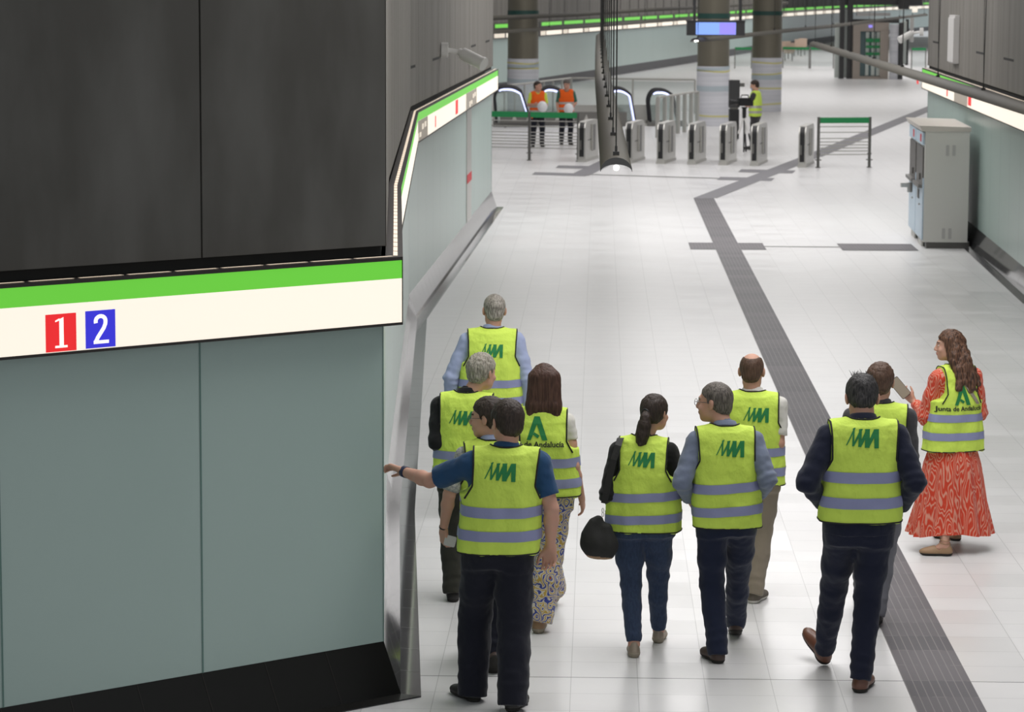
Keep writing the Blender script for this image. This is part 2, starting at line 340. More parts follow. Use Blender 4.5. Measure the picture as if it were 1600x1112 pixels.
# ---- left wall: front face, then the passage side in three facets, then the end return
A = F(658, 1089); E = A+Vector((-.775, -.632, 0))*5.2; B = F(648, 800); C = F(667, 498); D = F(787, 323.6); R_ = D+Vector((-1, .18, 0))*9
LP = [E, A, B, C, D, R_]
RN, RF = F(1600, 476), F(1509.6, 391.8)
rd = (RF-RN).normalized()
RP0 = RN-rd*14
RP1 = RN+rd*18.2                      # far end of the right wall
RP = [RP0+Vector((0, 0, 0)), RP1, RP1+Vector((7, 1.2, 0))]
RPr = list(RP)                        # wall lies on the right of this line

def wall_set(side, P, sgn, front_n, upper_mats, seam_step=1.25):
    O = lambda d: offs(P, d*sgn)
    o0, o12, o22, o24 = O(0), O(.12), O(.22), O(.30)
    # skirting: flat polished strip + sloped stone, with tile joints
    sk = MB()
    strip(sk, o0, .006, o12, .006); strip(sk, o0, 0, o0, .006); strip(sk, o12, .006, o22, .31); strip(sk, o22, .31, o24, .31)
    if front_n:
        for q in range(front_n*4): sk.m[q if False else 0] = sk.m[0]
    # joints every 0.55 m
    oj = [O(-.001), O(.119), O(.219)]
    for i in range(len(P)-1):
        a0, b0 = Vector(o0[i][:2]), Vector(o0[i+1][:2]); L = (b0-a0).length; n = int(L/.55)
        for k in range(1, n):
            t = k/n; w = .0015/L
            for (qa, za), (qb, zb) in (((o0, .0075), (o12, .0075)), ((oj[1], .0075), (oj[2], .31))):
                pa1 = qa[i].lerp(qa[i+1], t-w); pa2 = qa[i].lerp(qa[i+1], t+w); pb1 = qb[i].lerp(qb[i+1], t-w); pb2 = qb[i].lerp(qb[i+1], t+w)
                sk.quad(V3(pa1, za), V3(pa2, za), V3(pb2, zb), V3(pb1, zb), 1)
    # same polished stone all round; the front's dark reflection is painted on later
    return o0, o12, o22, o24, sk

o0, o12, o22, o24, sk = wall_set('left', LP, 1, 0, None)
sk.build('baseboard_left', ['granite', 'joint'])['kind'] = 'structure'
# near-black copy of the granite on the front stretch, painting its dark reflection
bf = MB(); f12, f22 = offs(LP, .1185), offs(LP, .2185)
f00 = offs(LP, -.002)
bf.quad(V3(f12[0], .009), V3(f12[1], .009), V3(f22[1], .311), V3(f22[0], .311))
bf.quad(V3(f00[0], .009), V3(f00[1], .009), V3(f12[1], .009), V3(f12[0], .009))
for k in range(1, 12):
    t = k/12; a = f12[0].lerp(f12[1], t); b = f22[0].lerp(f22[1], t); a2 = f12[0].lerp(f12[1], t+.0007); b2 = f22[0].lerp(f22[1], t+.0007)
    c = Vector((.632, -.775))*.002
    bf.quad(V3(a+c, .010), V3(a2+c, .010), V3(b2+c, .312), V3(b+c, .312), 1)
struct(bf.build('baseboard_front', ['granite_dark_reflection', 'sign_frame']))

def glass_run(mb, P, d, sgn, i0, i1, z0, z1, step, first=None):
    Q = offs(P, d*sgn); Qs = offs(P, (d-.003)*sgn)
    for i in range(i0, i1):
        mb.quad(V3(Q[i], z0), V3(Q[i+1], z0), V3(Q[i+1], z1), V3(Q[i], z1), 0)
        L = (Q[i+1]-Q[i]).length; n = max(1, round(L/step))
        ks = [k/n for k in range(n+1)] if first is None else [1-first*k/L for k in range(int(L/first)+1)]
        for t in ks:
            w = .005/L; a = Qs[i].lerp(Qs[i+1], min(1, t+w)); b = Qs[i].lerp(Qs[i+1], max(0, t-w))
            mb.quad(V3(b, z0), V3(a, z0), V3(a, z1), V3(b, z1), 1)
gl = MB(); glass_run(gl, LP, .22, 1, 0, 1, .31, 2.30, 1.25, first=1.262)
glass_run(gl, LP, .22, 1, 1, 5, .31, 2.30, 1.3)
struct(gl.build('wall_left', ['glass_wall', 'glass_edge']))
# upper cladding (z 2.62 up) - dark metal on the front, grey ribs on the passage side
up = MB()
def clad(mb, P, d, sgn, i, z0, z1, step, mi, first=None, gap=.012, back=2, th=.03):
    Q = offs(P, d*sgn); Qb = offs(P, (d+th)*sgn); a, b = Q[i], Q[i+1]; ab, bb = Qb[i], Qb[i+1]; L = (b-a).length
    mb.quad(V3(ab, z0-.06), V3(bb, z0-.06), V3(bb, z1), V3(ab, z1), back)
    if first: cuts = sorted({0.0, 1.0} | {1-first*k/L for k in range(1, int(L/first)+1)})
    else:
        n = max(1, round(L/step)); cuts = [k/n for k in range(n+1)]
    for t0, t1 in zip(cuts[:-1], cuts[1:]):
        g = gap/2/L; p, q = a.lerp(b, t0+g), a.lerp(b, t1-g); pb, qb = ab.lerp(bb, t0+g), ab.lerp(bb, t1-g)
        mb.quad(V3(p, z0), V3(q, z0), V3(q, z1), V3(p, z1), mi)
        mb.quad(V3(pb, z0), V3(qb, z0), V3(q, z0), V3(p, z0), mi)
        mb.quad(V3(pb, z0), V3(p, z0), V3(p, z1), V3(pb, z1), mi); mb.quad(V3(q, z0), V3(qb, z0), V3(qb, z1), V3(q, z1), mi)
clad(up, LP, .20, 1, 0, 2.645, 9, 1.25, 0, first=1.262)
for i in (1, 2, 3, 4): clad(up, LP, .20, 1, i, 2.64, 9, 1.15, 1, gap=.02)
struct(up.build('wall_left_upper', ['dark_metal', 'cladding', 'dark_gap']))
# solid core behind the left wall so nothing shows through
core = MB(); oc = offs(LP, .34)
core.prism([V3(p, .0) for p in oc] + [V3((-12, 60), 0), V3((-12, 8), 0)], (0, 0, 8.9)); struct(core.build('wall_core_left', 'dark_gap'))

# short slots in the upper cladding of the left wall
def onplane(px, py, a, b):
    d = ray(px, py); n = Vector((-(b[1]-a[1]), b[0]-a[0], 0)); t = n.dot(V3(a, 0)-Vector((0, 0, CAMH)))/n.dot(d)
    return Vector((0, 0, CAMH))+d*t
def slots(name, a, b, marks):
    m = MB()
    for (x0, y0, x1, y1) in marks:
        p, q = onplane(x0, y0, a, b), onplane(x1, y1, a, b); q.z = p.z
        m.quad(p, q, q+Vector((0, 0, .035)), p+Vector((0, 0, .035)))
    struct(m.build(name, 'dark_gap'))
u19 = offs(LP, .196)
slots('trim_1', u19[3], u19[4], [(635, 109.8, 649, 105), (676, 95.5, 687, 92), (736, 74.5, 743.5, 72), (758.5, 67, 765, 65)])

# ---- illuminated sign bands
def sign_band(name, label, P, sgn, i0, i1, maps, dim=False, off=.11, group=None):
    root = empty(name, V3(P[i0], 0)); tag(root, label, 'sign', group)
    a, b, c = offs(P, off*sgn), offs(P, (off+.012)*sgn), offs(P, .205*sgn)
    fr = MB(); gp = MB(); wp = MB(); tl = MB()
    strip(gp, a, 2.46, a, 2.565, 0, i0, i1); strip(wp, a, 2.205, a, 2.46, 0, i0, i1)
    d0 = offs(P, (off-.006)*sgn)
    strip(fr, d0, 2.565, d0, 2.585, 0, i0, i1); strip(fr, d0, 2.585, c, 2.585, 0, i0, i1)
    strip(fr, d0, 2.19, d0, 2.205, 0, i0, i1); strip(fr, d0, 2.19, c, 2.19, 0, i0, i1); strip(fr, c, 2.19, c, 2.585, 0, i0, i1)
    e1, e2 = offs(P, (off+.025)*sgn), offs(P, (off+(.05 if not dim else .065))*sgn)
    for i in range(i0, i1):
        L = (a[i+1]-a[i]).length; n = int(L/.29)
        for k in range(n):
            t0, t1 = (k+.05)/n, (k+.93)/n
            tl.quad(V3(e1[i].lerp(e1[i+1], t0), 2.588), V3(e1[i].lerp(e1[i+1], t1), 2.588), V3(e2[i].lerp(e2[i+1], t1), 2.588), V3(e2[i].lerp(e2[i+1], t0), 2.588))
    for i in (i0, i1):    # end caps
        fr.quad(V3(d0[i], 2.19), V3(c[i], 2.19), V3(c[i], 2.585), V3(d0[i], 2.585))
    fr.build('frame', 'sign_frame', root)
    gp.build('green_panel', 'sign_green_dim' if dim else 'sign_green', root)
    wp.build('white_panel', 'sign_cream_dim' if dim else 'sign_cream', root)
    tl.build('tray_light', 'tray_light', root)
    return root, a
sroot, sa = sign_band('light_box_sign', 'long glowing sign with green stripe and red 1 and blue 2 badges', LP, 1, 0, 1, [])
def badge(nm, corners, mt, digit):
    P4 = [onplane(x, y, sa[0], sa[1]) for x, y in corners]      # tl, tr, br, bl
    n = Vector((.632, -.775, 0))
    zt = (P4[0].z+P4[1].z)/2; zb = (P4[2].z+P4[3].z)/2
    for p, z in zip(P4, (zt, zt, zb, zb)): p.z = z
    P4[3].xy = P4[0].xy; P4[2].xy = P4[1].xy
    def at(u, v, o): return P4[0].lerp(P4[1], u).lerp(P4[3].lerp(P4[2], u), v)+n*o
    m = MB(); m.quad(at(0, 0, .002), at(0, 1, .002), at(1, 1, .002), at(1, 0, .002)); bo = m.build(nm, mt, sroot)
    m = MB()
    if digit == 1:
        for poly in ([(.44, .14), (.58, .09), (.58, .86), (.44, .86)], [(.31, .17), (.45, .115), (.45, .17), (.31, .215)], [(.30, .84), (.70, .84), (.70, .90), (.30, .90)]):
            m.add([at(u, v, .0045) for u, v in poly], [(0, 1, 2, 3)])
    else:
        c = []; th = .065
        for k in range(0, 13):
            a_ = math.radians(200-200*k/12); c.append((.50+.165*math.cos(a_)*1.0, .29-.135*math.sin(a_)))
        c = c[::1]+[(.655, .37), (.60, .48), (.50, .60), (.40, .72), (.33, .84)]
        L_, R2 = [], []
        for i, (u, v) in enumerate(c):
            a0 = c[max(i-1, 0)]; a1 = c[min(i+1, len(c)-1)]; du, dv = a1[0]-a0[0], (a1[1]-a0[1])*1.25; l = math.hypot(du, dv)
            L_.append((u-dv/l*th, v+du/l*th*.8)); R2.append((u+dv/l*th, v-du/l*th*.8))
        vs = [at(u, v, .0045) for u, v in L_]+[at(u, v, .0045) for u, v in R2]; k = len(c)
        m.add(vs, [(i, i+1, k+i+1, k+i) for i in range(k-1)])
        m.add([at(u, v, .0045) for u, v in ((.26, .80), (.77, .80), (.77, .89), (.26, .89))], [(0, 1, 2, 3)])
    m.build('digit', 'badge_digit', bo)
badge('red_badge', [(70.4, 492), (118.5, 488), (118.8, 546.8), (71.2, 550.8)], 'badge_red', 1)
badge('blue_badge', [(132.8, 486), (179.6, 482.8), (180.4, 540.8), (133.2, 544.8)], 'badge_blue', 2)
sroot2, sb = sign_band('light_box_sign', 'glowing green and cream sign band along the left passage wall, bending around the corner', LP, 1, 1, 4, [], dim=False)
def sign_patch(root, name, a, b, x0, x1, zt, zb, mt, o=.003, sgn=1):
    p, q = onplane(x0, 150, a, b), onplane(x1, 150, a, b); n = Vector(((b[1]-a[1]), -(b[0]-a[0]), 0)).normalized()*o*sgn
    m = MB(); m.quad(V3(p, zb)+n, V3(q, zb)+n, V3(q, zt)+n, V3(p, zt)+n); return m.build(name, mt, root)
for x0, x1 in ((643.5, 668), (728, 744.5)):
    sign_patch(sroot2, 'map_panel', sb[3], sb[4], x0, x1, 2.46, 2.205, 'map_grey')
    w = x1-x0
    for k, (h0, h1) in enumerate(((2.31, 2.22), (2.31, 2.25), (2.40, 2.33), (2.41, 2.34))):
        sign_patch(sroot2, 'map_mark', sb[3], sb[4], x0+w*(.3+.16*k), x0+w*(.42+.16*k), h0, h1, 'sign_cream_dim', .006)
sign_patch(sroot2, 'red_mark', sb[3], sb[4], 679.5, 681, 2.40, 2.25, 'badge_red')
sign_patch(sroot2, 'red_mark', sb[3], sb[4], 711.5, 715.5, 2.45, 2.24, 'badge_red', .003)
# ---- right wall
o0r, o12r, o22r, o24r, skr = wall_set('right', RPr, -1, 0, None)
skr.build('baseboard_right', ['granite', 'joint'])['kind'] = 'structure'
gr = MB(); glass_run(gr, RPr, .22, -1, 0, 2, .31, 2.30, 1.3); struct(gr.build('wall_right', ['glass_wall', 'glass_edge']))
ur = MB()
for i in (0, 1): clad(ur, RPr, .20, -1, i, 2.64, 9, 2.3, 0, gap=.02, back=1)
struct(ur.build('wall_right_upper', ['cladding', 'dark_gap']))
orr = offs(RPr, -.34); core = MB()
core.prism([V3(orr[0], 0), V3(orr[1], 0), V3(orr[2], 0), V3((orr[0][0]+9, orr[0][1]), 0)], (0, 0, 8.9)); struct(core.build('wall_core_right', 'dark_gap'))
rroot, ra = sign_band('light_box_sign', 'glowing green and cream sign band along the right passage wall behind the hanging tube lamp', RPr, -1, 0, 1, [])
for x0, x1, mt in ((1491, 1512, 'map_grey'), (1513, 1518, 'badge_red'), (1432, 1435, 'badge_red'), (1479, 1481, 'badge_red')):
    if mt == 'map_grey': sign_patch(rroot, 'map_panel', ra[0], ra[1], x0, x1, 2.46, 2.205, mt, .003, -1)
    else: sign_patch(rroot, 'red_mark', ra[0], ra[1], x0, x1, 2.42, 2.24, mt, .003, -1)
ur19 = offs(RPr, -.196)
slots('trim_2', ur19[0], ur19[1], [(1457.5, 66.5, 1466, 68.5), (1525, 83, 1538, 86.5), (1568, 93, 1584, 97.5)])
def wallbox(name, label, cat, px0, py0, px1, py1, th, mt):
    p, q = onplane(px0, py1, ur19[0], ur19[1]), onplane(px1, py1, ur19[0], ur19[1]); t = onplane(px0, py0, ur19[0], ur19[1]).z
    n = Vector((-1, .05, 0)).normalized()*th; r = empty(name, (p.x, p.y, p.z)); tag(r, label, cat)
    m = MB(); q.z = p.z; m.prism([p, q, q+n, p+n], (0, 0, t-p.z)); m.build('housing', mt, r)
    c = MB(); h = Vector((0, 0, 1)); c.prism([p+n*1.0+h*.02, q+n*1.0+h*.02, q+n*1.25+h*.02, p+n*1.25+h*.02], (0, 0, (t-p.z)*.92)); c.build('cover', mt, r)
    return r
wallbox('loudspeaker', 'tall narrow grey loudspeaker box fixed high on the right wall cladding', 'loudspeaker', 1489, 23, 1498, 97, .08, 'machine_vent')

# ---- steel jamb strip with red label on the left passage wall
p, q = onplane(728.5, 250, o22[3], o22[4]), onplane(735.5, 250, o22[3], o22[4]); nn = Vector((.99, -.05, 0))
r = empty('steel_wall_strip', V3(p, .31)); tag(r, 'upright polished steel strip with a red tag on the left passage wall glass', 'wall strip')
m = MB(); m.prism([V3(p, .31), V3(q, .31), V3(q, .31)+nn*.012, V3(p, .31)+nn*.012], (0, 0, 1.875)); m.build('steel_strip', 'steel', r)
m = MB(); m.prism([V3(p, .94)+nn*.012, V3(q, .94)+nn*.012, V3(q, .94)+nn*.018, V3(p, .94)+nn*.018], (0, 0, .14)); m.build('red_tag', 'red_label', r)

# ---- far curved wall
FWpx = [(640, 72), (700, 67), (767, 61.3), (839.6, 56.9), (938.7, 48.8), (1072, 38.3), (1177.3, 29.2), (1221.7, 26.6), (1297.7, 21.4), (1380, 16.5), (1480, 12), (1640, 6)]
FW = [F(x, y, 2.08) for x, y in FWpx]
fw = MB(); Z = [V3(p, 0) for p in FW]
for i in range(len(FW)-1):
    a, b = FW[i], FW[i+1]
    for z0, z1, mi in ((0, .4, 1), (.4, 2.1, 0)):
        fw.quad(V3(a, z0), V3(b, z0), V3(b, z1), V3(a, z1), mi)
    n = max(2, int((b-a).length/2.4))
    for k in range(n):
        t0, t1 = k/n+.003, (k+1)/n-.003
        fw.quad(V3(a.lerp(b, t0), 2.64), V3(a.lerp(b, t1), 2.64), V3(a.lerp(b, t1), 8.9), V3(a.lerp(b, t0), 8.9), 2)
    d = Vector((b.y-a.y, -(b.x-a.x), 0)).normalized()*-.05
    fw.quad(V3(a, 2.1)+d, V3(b, 2.1)+d, V3(b, 8.9)+d, V3(a, 8.9)+d, 3)
struct(fw.build('wall_far', ['glass_wall', 'granite_far', 'cladding', 'dark_gap']))
fr_ = empty('light_box_sign', V3(FW[2], 0)); tag(fr_, 'far glowing sign band of green and cream segments curving along the distant hall wall', 'sign')
gb, cb_, fb = MB(), MB(), MB()
for i in range(len(FW)-1):
    a, b = FW[i], FW[i+1]; d = Vector((b.y-a.y, -(b.x-a.x), 0)).normalized()*.12
    fb.quad(V3(a, 2.08)+d, V3(b, 2.08)+d, V3(b, 2.66)+d, V3(a, 2.66)+d); fb.quad(V3(a, 2.66), V3(b, 2.66), V3(b, 2.66)+d, V3(a, 2.66)+d); fb.quad(V3(a, 2.08), V3(b, 2.08), V3(b, 2.08)+d, V3(a, 2.08)+d)
    d2 = d*1.1; n = max(1, int((b-a).length/4.2))
    for k in range(n):
        g0, g1 = k/n+.015, (k+.94)/n; p0, p1 = a.lerp(b, g0), a.lerp(b, g1)
        gb.quad(V3(p0, 2.50)+d2, V3(p1, 2.50)+d2, V3(p1, 2.64)+d2, V3(p0, 2.64)+d2)
        g0 = (k+.25)/n; p0 = a.lerp(b, g0)
        cb_.quad(V3(p0, 2.12)+d2, V3(p1, 2.12)+d2, V3(p1, 2.34)+d2, V3(p0, 2.34)+d2, 0)
        pa, pb = a.lerp(b, k/n), a.lerp(b, (k+.22)/n)
        cb_.quad(V3(pa, 2.12)+d2, V3(pb, 2.12)+d2, V3(pb, 2.34)+d2, V3(pa, 2.34)+d2, 1)
fb.build('frame', 'sign_frame', fr_); gb.build('green_panel', 'sign_green', fr_); cb_.build('white_panel', ['sign_cream', 'sign_cream_dim'], fr_)

# ================================================================== TACTILE PAVING
def path_strip(mb, a, b, w, z=.004, mi=0):
    d = (b-a); d.z = 0; d.normalize(); s = Vector((d.y, -d.x, 0))*w
    mb.quad(V3(a, z), V3(a, z)+s, V3(b, z)+s, V3(b, z), mi)
cor = Vector((math.sin(VPAZ), math.cos(VPAZ), 0)); crs = Vector((cor.y, -cor.x, 0))
K1 = F(1083, 309.5); K1b = F(1112, 309.5)
TL = GRID0-cor*7
tp = MB()
kl = TL+cor*((K1-TL).dot(cor)); kr = kl+crs*.4+cor*(-.0)
tp.quad(V3(TL, .004), V3(TL+crs*.4, .004), V3(kr, .004), V3(kl, .004))
tag(tp.build('tactile_path', 'tactile'), 'long dark ribbed guidance path running up the passage floor beside the walkers', 'tactile paving')
# cross bars (3 tiles deep) at the path, and by the ticket machines, joined by a thin line
def cell(i, j): return kl*0+GRID0+crs*(.4*i)+cor*(.4*j)
jb = round((F(1084, 389)-GRID0).dot(cor)/.4)
def bar(i0, i1, label):
    m = MB(); a = cell(i0, jb); b = cell(i1, jb); c = cell(i1, jb+3); d = cell(i0, jb+3)
    m.quad(V3(a, .0045), V3(b, .0045), V3(c, .0045), V3(d, .0045)); tag(m.build('tactile_crossing', 'tactile'), label, 'tactile paving')
bar(-1, 0, 'small dark ribbed paving pad left of the long guidance path'); bar(1, 2, 'small dark ribbed paving pad touching the right edge of the long guidance path')
ir = round((F(1314, 389)-GRID0).dot(crs)/.4); bar(ir, ir+3, 'dark ribbed paving pad in front of the white ticket machines')
m = MB(); a = cell(2, jb+1.35); b = cell(ir, jb+1.35); s = cor*.11
m.quad(V3(a, .0045), V3(b, .0045), V3(b, .0045)+s, V3(a, .0045)+s); tag(m.build('guide_line', 'joint_dark' if 'joint_dark' in M else 'machine_dark'), 'thin dark floor line between the guidance path and the ticket machines', 'floor line')
# far branch, seen plain grey
T2 = F(1252, 245); T3 = F(1437, 171); T4 = T3+(T3-T2).normalized()*14
m = MB()
w2 = .42
def skew(mb, a, b, w=.42, z=.0042): mb.quad(V3(a, z), V3(a+Vector((w, 0, 0)), z), V3(b+Vector((w, 0, 0)), z), V3(b, z))
skew(m, kl, T2, .46); skew(m, T2, T4, .50)
tag(m.build('tactile_path', 'tactile_plain'), 'grey guidance strip slanting from the path bend past the fare gates to the right', 'tactile paving')
def pad(cx0, cy0, cx1, cy1, hpx, label):
    m = MB(); a, b = F(cx0, cy0), F(cx1, cy1); c, d = F(cx1+hpx*1.2, cy1-hpx), F(cx0+hpx*1.2, cy0-hpx)
    m.quad(V3(a, .005), V3(b, .005), V3(c, .005), V3(d, .005)); tag(m.build('tactile_crossing', 'tactile_plain'), label, 'tactile paving')
pad(1120, 281, 1205, 283, 4.5, 'grey paving pad across the slanting strip, lower of two before the gates')
pad(1153, 269, 1238, 271, 4.5, 'grey paving pad across the slanting strip, upper of two before the gates')
pad(831, 273, 915, 275.5, 4, 'grey paving pad at the far left end of the thin floor line')
pad(868, 262.5, 930, 264, 4, 'grey paving pad before the leftmost fare gate')
m = MB(); a, b = F(888, 274.5), F(940, 250); m.quad(V3(a, .0046), V3(a+Vector((.45, 0, 0)), .0046), V3(b+Vector((.45, 0, 0)), .0046), V3(b, .0046))
tag(m.build('tactile_path', 'tactile_plain'), 'short grey guidance strip leading to the leftmost fare gate', 'tactile paving')
m = MB(); a, b = F(918, 273.2), F(1122, 279.2); m.quad(V3(a, .005), V3(b, .005), V3(b+Vector((.02, .22, 0)), .005), V3(a+Vector((.02, .22, 0)), .005))
tag(m.build('guide_line', 'machine_dark'), 'thin dark floor line joining the two grey pads before the fare gates', 'floor line')

# ================================================================== COLUMNS
def column(px0, px1, ybase, label, yg, ywr, tapes):
    b = F((px0+px1)/2, ybase); r = (px1-px0)/2*b.y/4500; b.y += r
    root = empty('concrete_column', (b.x, b.y, 0)); tag(root, label, 'column', 'round columns of the far hall')
    z = lambda y: atY((px0+px1)/2, y, b.y-r).z
    zw = z(ywr); m = MB(); m.cyl((0, 0, zw), r, 8.95-zw, 40); m.build('shaft', 'column_metal', root, True)
    m = MB(); m.cyl((0, 0, 0), r+.012, zw, 40); m.build('paper_wrap', 'wrap_white', root, True)
    m = MB(); m.cyl((0, 0, z(yg[1])), r+.012, z(yg[0])-z(yg[1]), 40); m.build('green_ring', 'column_green', root, True)
    for k, (y, w, t) in enumerate(tapes):
        zz = z(y); m = MB(); vs = []; n = 40
        for i in range(n+1):
            a = 2*math.pi*i/n; wob = .035*math.sin(a+k*1.7)+.015*math.sin(2*a+k)
            for dz in (-w/2, w/2): vs.append(((r+.016)*math.cos(a), (r+.016)*math.sin(a), max(.01, zz+wob+dz)))
        m.add(vs, [(2*i, 2*i+2, 2*i+3, 2*i+1) for i in range(n)], 0, True); m.build('tape', t, root, True)
column(1090, 1140, 197, 'thick column with white wrapping and yellow tape directly behind the fare gates', (21, 29), 104, [(110, .05, 'tape_yellow'), (108, .10, 'tape_blue'), (140, .16, 'tape_blue'), (181, .05, 'tape_yellow')])
column(1176, 1222, 174.5, 'column with white wrapping behind the cameraman in a yellow vest', (17.5, 24), 90.5, [(97, .05, 'tape_yellow'), (116, .05, 'tape_yellow'), (122, .16, 'tape_blue'), (137.5, .05, 'tape_yellow'), (162, .05, 'tape_yellow')])
column(793, 841, 178, 'column with wrapped yellow taped base behind the escalators at left', (16.5, 24), 92, [(98, .05, 'tape_yellow'), (104, .12, 'tape_blue'), (108, .05, 'tape_yellow'), (126, .12, 'tape_blue')])

# ================================================================== HANGING LAMPS
def half_pipe_lamp(label, pts, a=.125, b=.11, bulb=False, wires=3.0, group='suspended half pipe lamps', tube=False):
    pts = [Vector(p) for p in pts]; root = empty('pendant_lamp', pts[0]); tag(root, label, 'hanging lamp', group)
    def sect(p, t, A_, B_, flip=False):
        s = Vector((t.y, -t.x, 0)).normalized(); return [p+s*(math.cos(math.pi*k/14)*A_)+Vector((0, 0, math.sin(math.pi*k/14)*B_)) for k in range(15)]
    outer, inner = [], []
    for i, p in enumerate(pts):
        t = (pts[min(i+1, len(pts)-1)]-pts[max(i-1, 0)]).normalized(); outer.append(sect(p, t, a, b)); inner.append(sect(p, t, a-.004, b-.055))
    m = MB()
    for R1, mi in ((outer, 0), (inner, 1)):
        m.add([v for r in R1 for v in r], [(i*15+k, i*15+k+1, (i+1)*15+k+1, (i+1)*15+k) for i in range(len(pts)-1) for k in range(14)], mi, True)
    m.build('reflector', ['lamp_metal', 'lamp_inside'], root)
    for i in (0, len(pts)-1):
        m = MB(); m.add(outer[i]+inner[i], [(k, k+1, 16+k, 15+k) for k in range(14)], 0)
        m.build('end_plate', 'lamp_inside', root)
    if bulb:
        m = MB(); p0 = pts[0]; t = (pts[1]-pts[0]).normalized()
        rr = []
        for k in range(9):
            an = math.pi*k/8; rr.append([p0+t*(.03-.024*math.cos(an))+Vector((math.cos(j*math.pi/6)*.024*math.sin(an)+.0, 0, .028+math.sin(j*math.pi/6)*.024*math.sin(an))) for j in range(12)])
        m.rings(rr); m.build('bulb', 'bulb', root)
    if tube:
        m = MB(); m.tube([p+Vector((0, 0, .035)) for p in pts], .014, 6); m.build('light_tube', 'lamp_tube', root)
    # hangers and wires
    L = 0; nxt = .35
    for p, q in zip(pts[:-1], pts[1:]):
        seg = (q-p).length
        while nxt <= L+seg:
            c = p.lerp(q, (nxt-L)/seg)+Vector((0, 0, b)); t = (q-p).normalized(); s = Vector((t.y, -t.x, 0))
            w = MB(); h = MB(); h.box(c+Vector((0, 0, .012)), (.07, .05, .03), rz=math.atan2(t.y, t.x)); h.box(c+Vector((0, 0, .045)), (.02, .02, .05), rz=math.atan2(t.y, t.x))
            w.tube([c+Vector((0, 0, .06)), Vector((c.x, c.y, 8.98))+t*.5], .006, 5, cap=False)
            w.build('suspension_wire', 'wire', root); w = MB()
            w.tube([c+Vector((0, 0, .06)), Vector((c.x, c.y, 8.98))-t*.5], .004, 5, cap=False)
            h.build('hanger', 'wire', root); w.build('suspension_wire', 'wire', root)
            nxt += wires
        L += seg
    return root
cz = 2.70
half_pipe_lamp('long hanging half pipe lamp with lit bulb end over the passage centre', [F(963, 268, cz), F(952, 190, cz), F(942.5, 128, cz), F(939.5, 88, cz), F(938, 58, cz)], bulb=True, wires=3.0)
q0, q1 = F(1600, 174, cz), F(1431, 121, cz)
half_pipe_lamp('thick hanging tube lamp crossing in front of the right wall sign', [F(1272, 71.5, cz), F(1350, 96, cz), q1, q0, q0+(q0-q1).normalized()*9], wires=5.4)
half_pipe_lamp('thin hanging tube lamp under the blue screen reaching to the far lift', [F(1086, 66, cz), F(1120, 63, cz), F(1222, 51, cz), F(1300, 43, cz), F(1372, 33.5, cz), F(1446, 24.5, cz)], bulb=True, wires=7, tube=True)
half_pipe_lamp('far hanging tube lamp following the distant curved wall sign', [F(740, 54.5, cz), F(767, 53, cz), F(840, 48.5, cz), F(938, 42, cz), F(1072, 31.5, cz), F(1177, 24, cz), F(1300, 15.5, cz)], wires=9, tube=True)
m = MB(); pp = [F(x, y, 3.16) for x, y in ((740, 30), (767, 28.2), (840, 25.3), (900, 22.7), (1000, 16.5), (1140, 9), (1230, 4.5))]
m.tube(pp, .07, 8); tag(m.build('service_pipe', 'lamp_metal'), 'dark horizontal pipe crossing high in front of the far grey cladding', 'pipe')

# ================================================================== DISPLAY
b0 = atY(1118, 56, 75); r = empty('information_screen', b0); tag(r, 'hanging display box with a glowing blue and violet screen', 'screen')
s = 75/4500
m = MB(); m.box((0, 0, .19), (90*s, .22, .36)); m.box((0, 0, .385), (92*s, .3, .03)); m.build('housing', 'lamp_inside', r, True)
m = MB(); m.box((-.40*63*s*0+0.0*s, -.112, .19), (62*s, .01, .315)); m.build('display_panel', 'screen', r, True)
m = MB(); m.box((18*s, -.118, .19), (25*s, .004, .30)); m.build('display_picture', 'screen2', r, True)
for dx in (-33, 38):
    m = MB(); m.box((dx*s, 0, 4.2), (4*s, .07, 7.6)); m.build('hanging_post', 'lamp_inside', r, True)

# ================================================================== FARE GATES
GB = [(903, 253), (976.5, 254.9), (1026, 256), (1074.5, 257), (1123.5, 258), (1172.5, 259.4), (1247, 261.6)]
gl_, gr_ = F(*GB[0]), F(*GB[-1]); gdir = math.atan2(gr_.y-gl_.y, gr_.x-gl_.x)+math.radians(7)
def make_gate():
    r = empty('fare_gate', (0, 0, 0))
    W_, L_, H_ = .17, 1.75, .95
    prof = [(0, 0)]
    for k in range(7): a = math.pi-math.pi/2*k/6; prof.append((.20+.20*math.cos(a), H_-.20+.20*math.sin(a)))
    for k in range(7): a = math.pi/2-math.pi/2*k/6; prof.append((L_-.25+.25*math.cos(a), H_-.25+.25*math.sin(a)))
    prof.append((L_, 0))
    m = MB(); m.prism([(0, y, z) for y, z in prof], (W_, 0, 0)); m.build('cabinet', 'steel', r, True)
    m = MB(); m.add([(x, y-.006 if z < H_-.2 else y-.004, z+.003) for y, z in [(0, .12), (0, .62), (0, .75)]+prof[2:6] for x in (.03, W_-.03)], [(2*i, 2*i+1, 2*i+3, 2*i+2) for i in range(6)]); m.build('reader_panel', 'black_plastic', r, True)
    m = MB(); m.box((.055, -.012, .40), (.05, .012, .22)); m.build('ticket_slot', 'steel_dark', r, True)
    for sx in (-.003, W_+.003):
        m = MB(); m.box((sx, 1.10, .53), (.008, .42, .62)); m.box((sx, .62, .50), (.006, .5, .03)); m.build('side_recess', 'steel_dark', r, True)
    m = MB(); m.box((W_+.02, .80, .55), (.03, .05, .62)); m.build('flap', 'steel_bar', r, True)
    m = MB(); m.box((W_/2, L_/2, .03), (W_+.03, L_+.03, .06)); m.build('plinth', 'steel_bar', r, True)
    return r
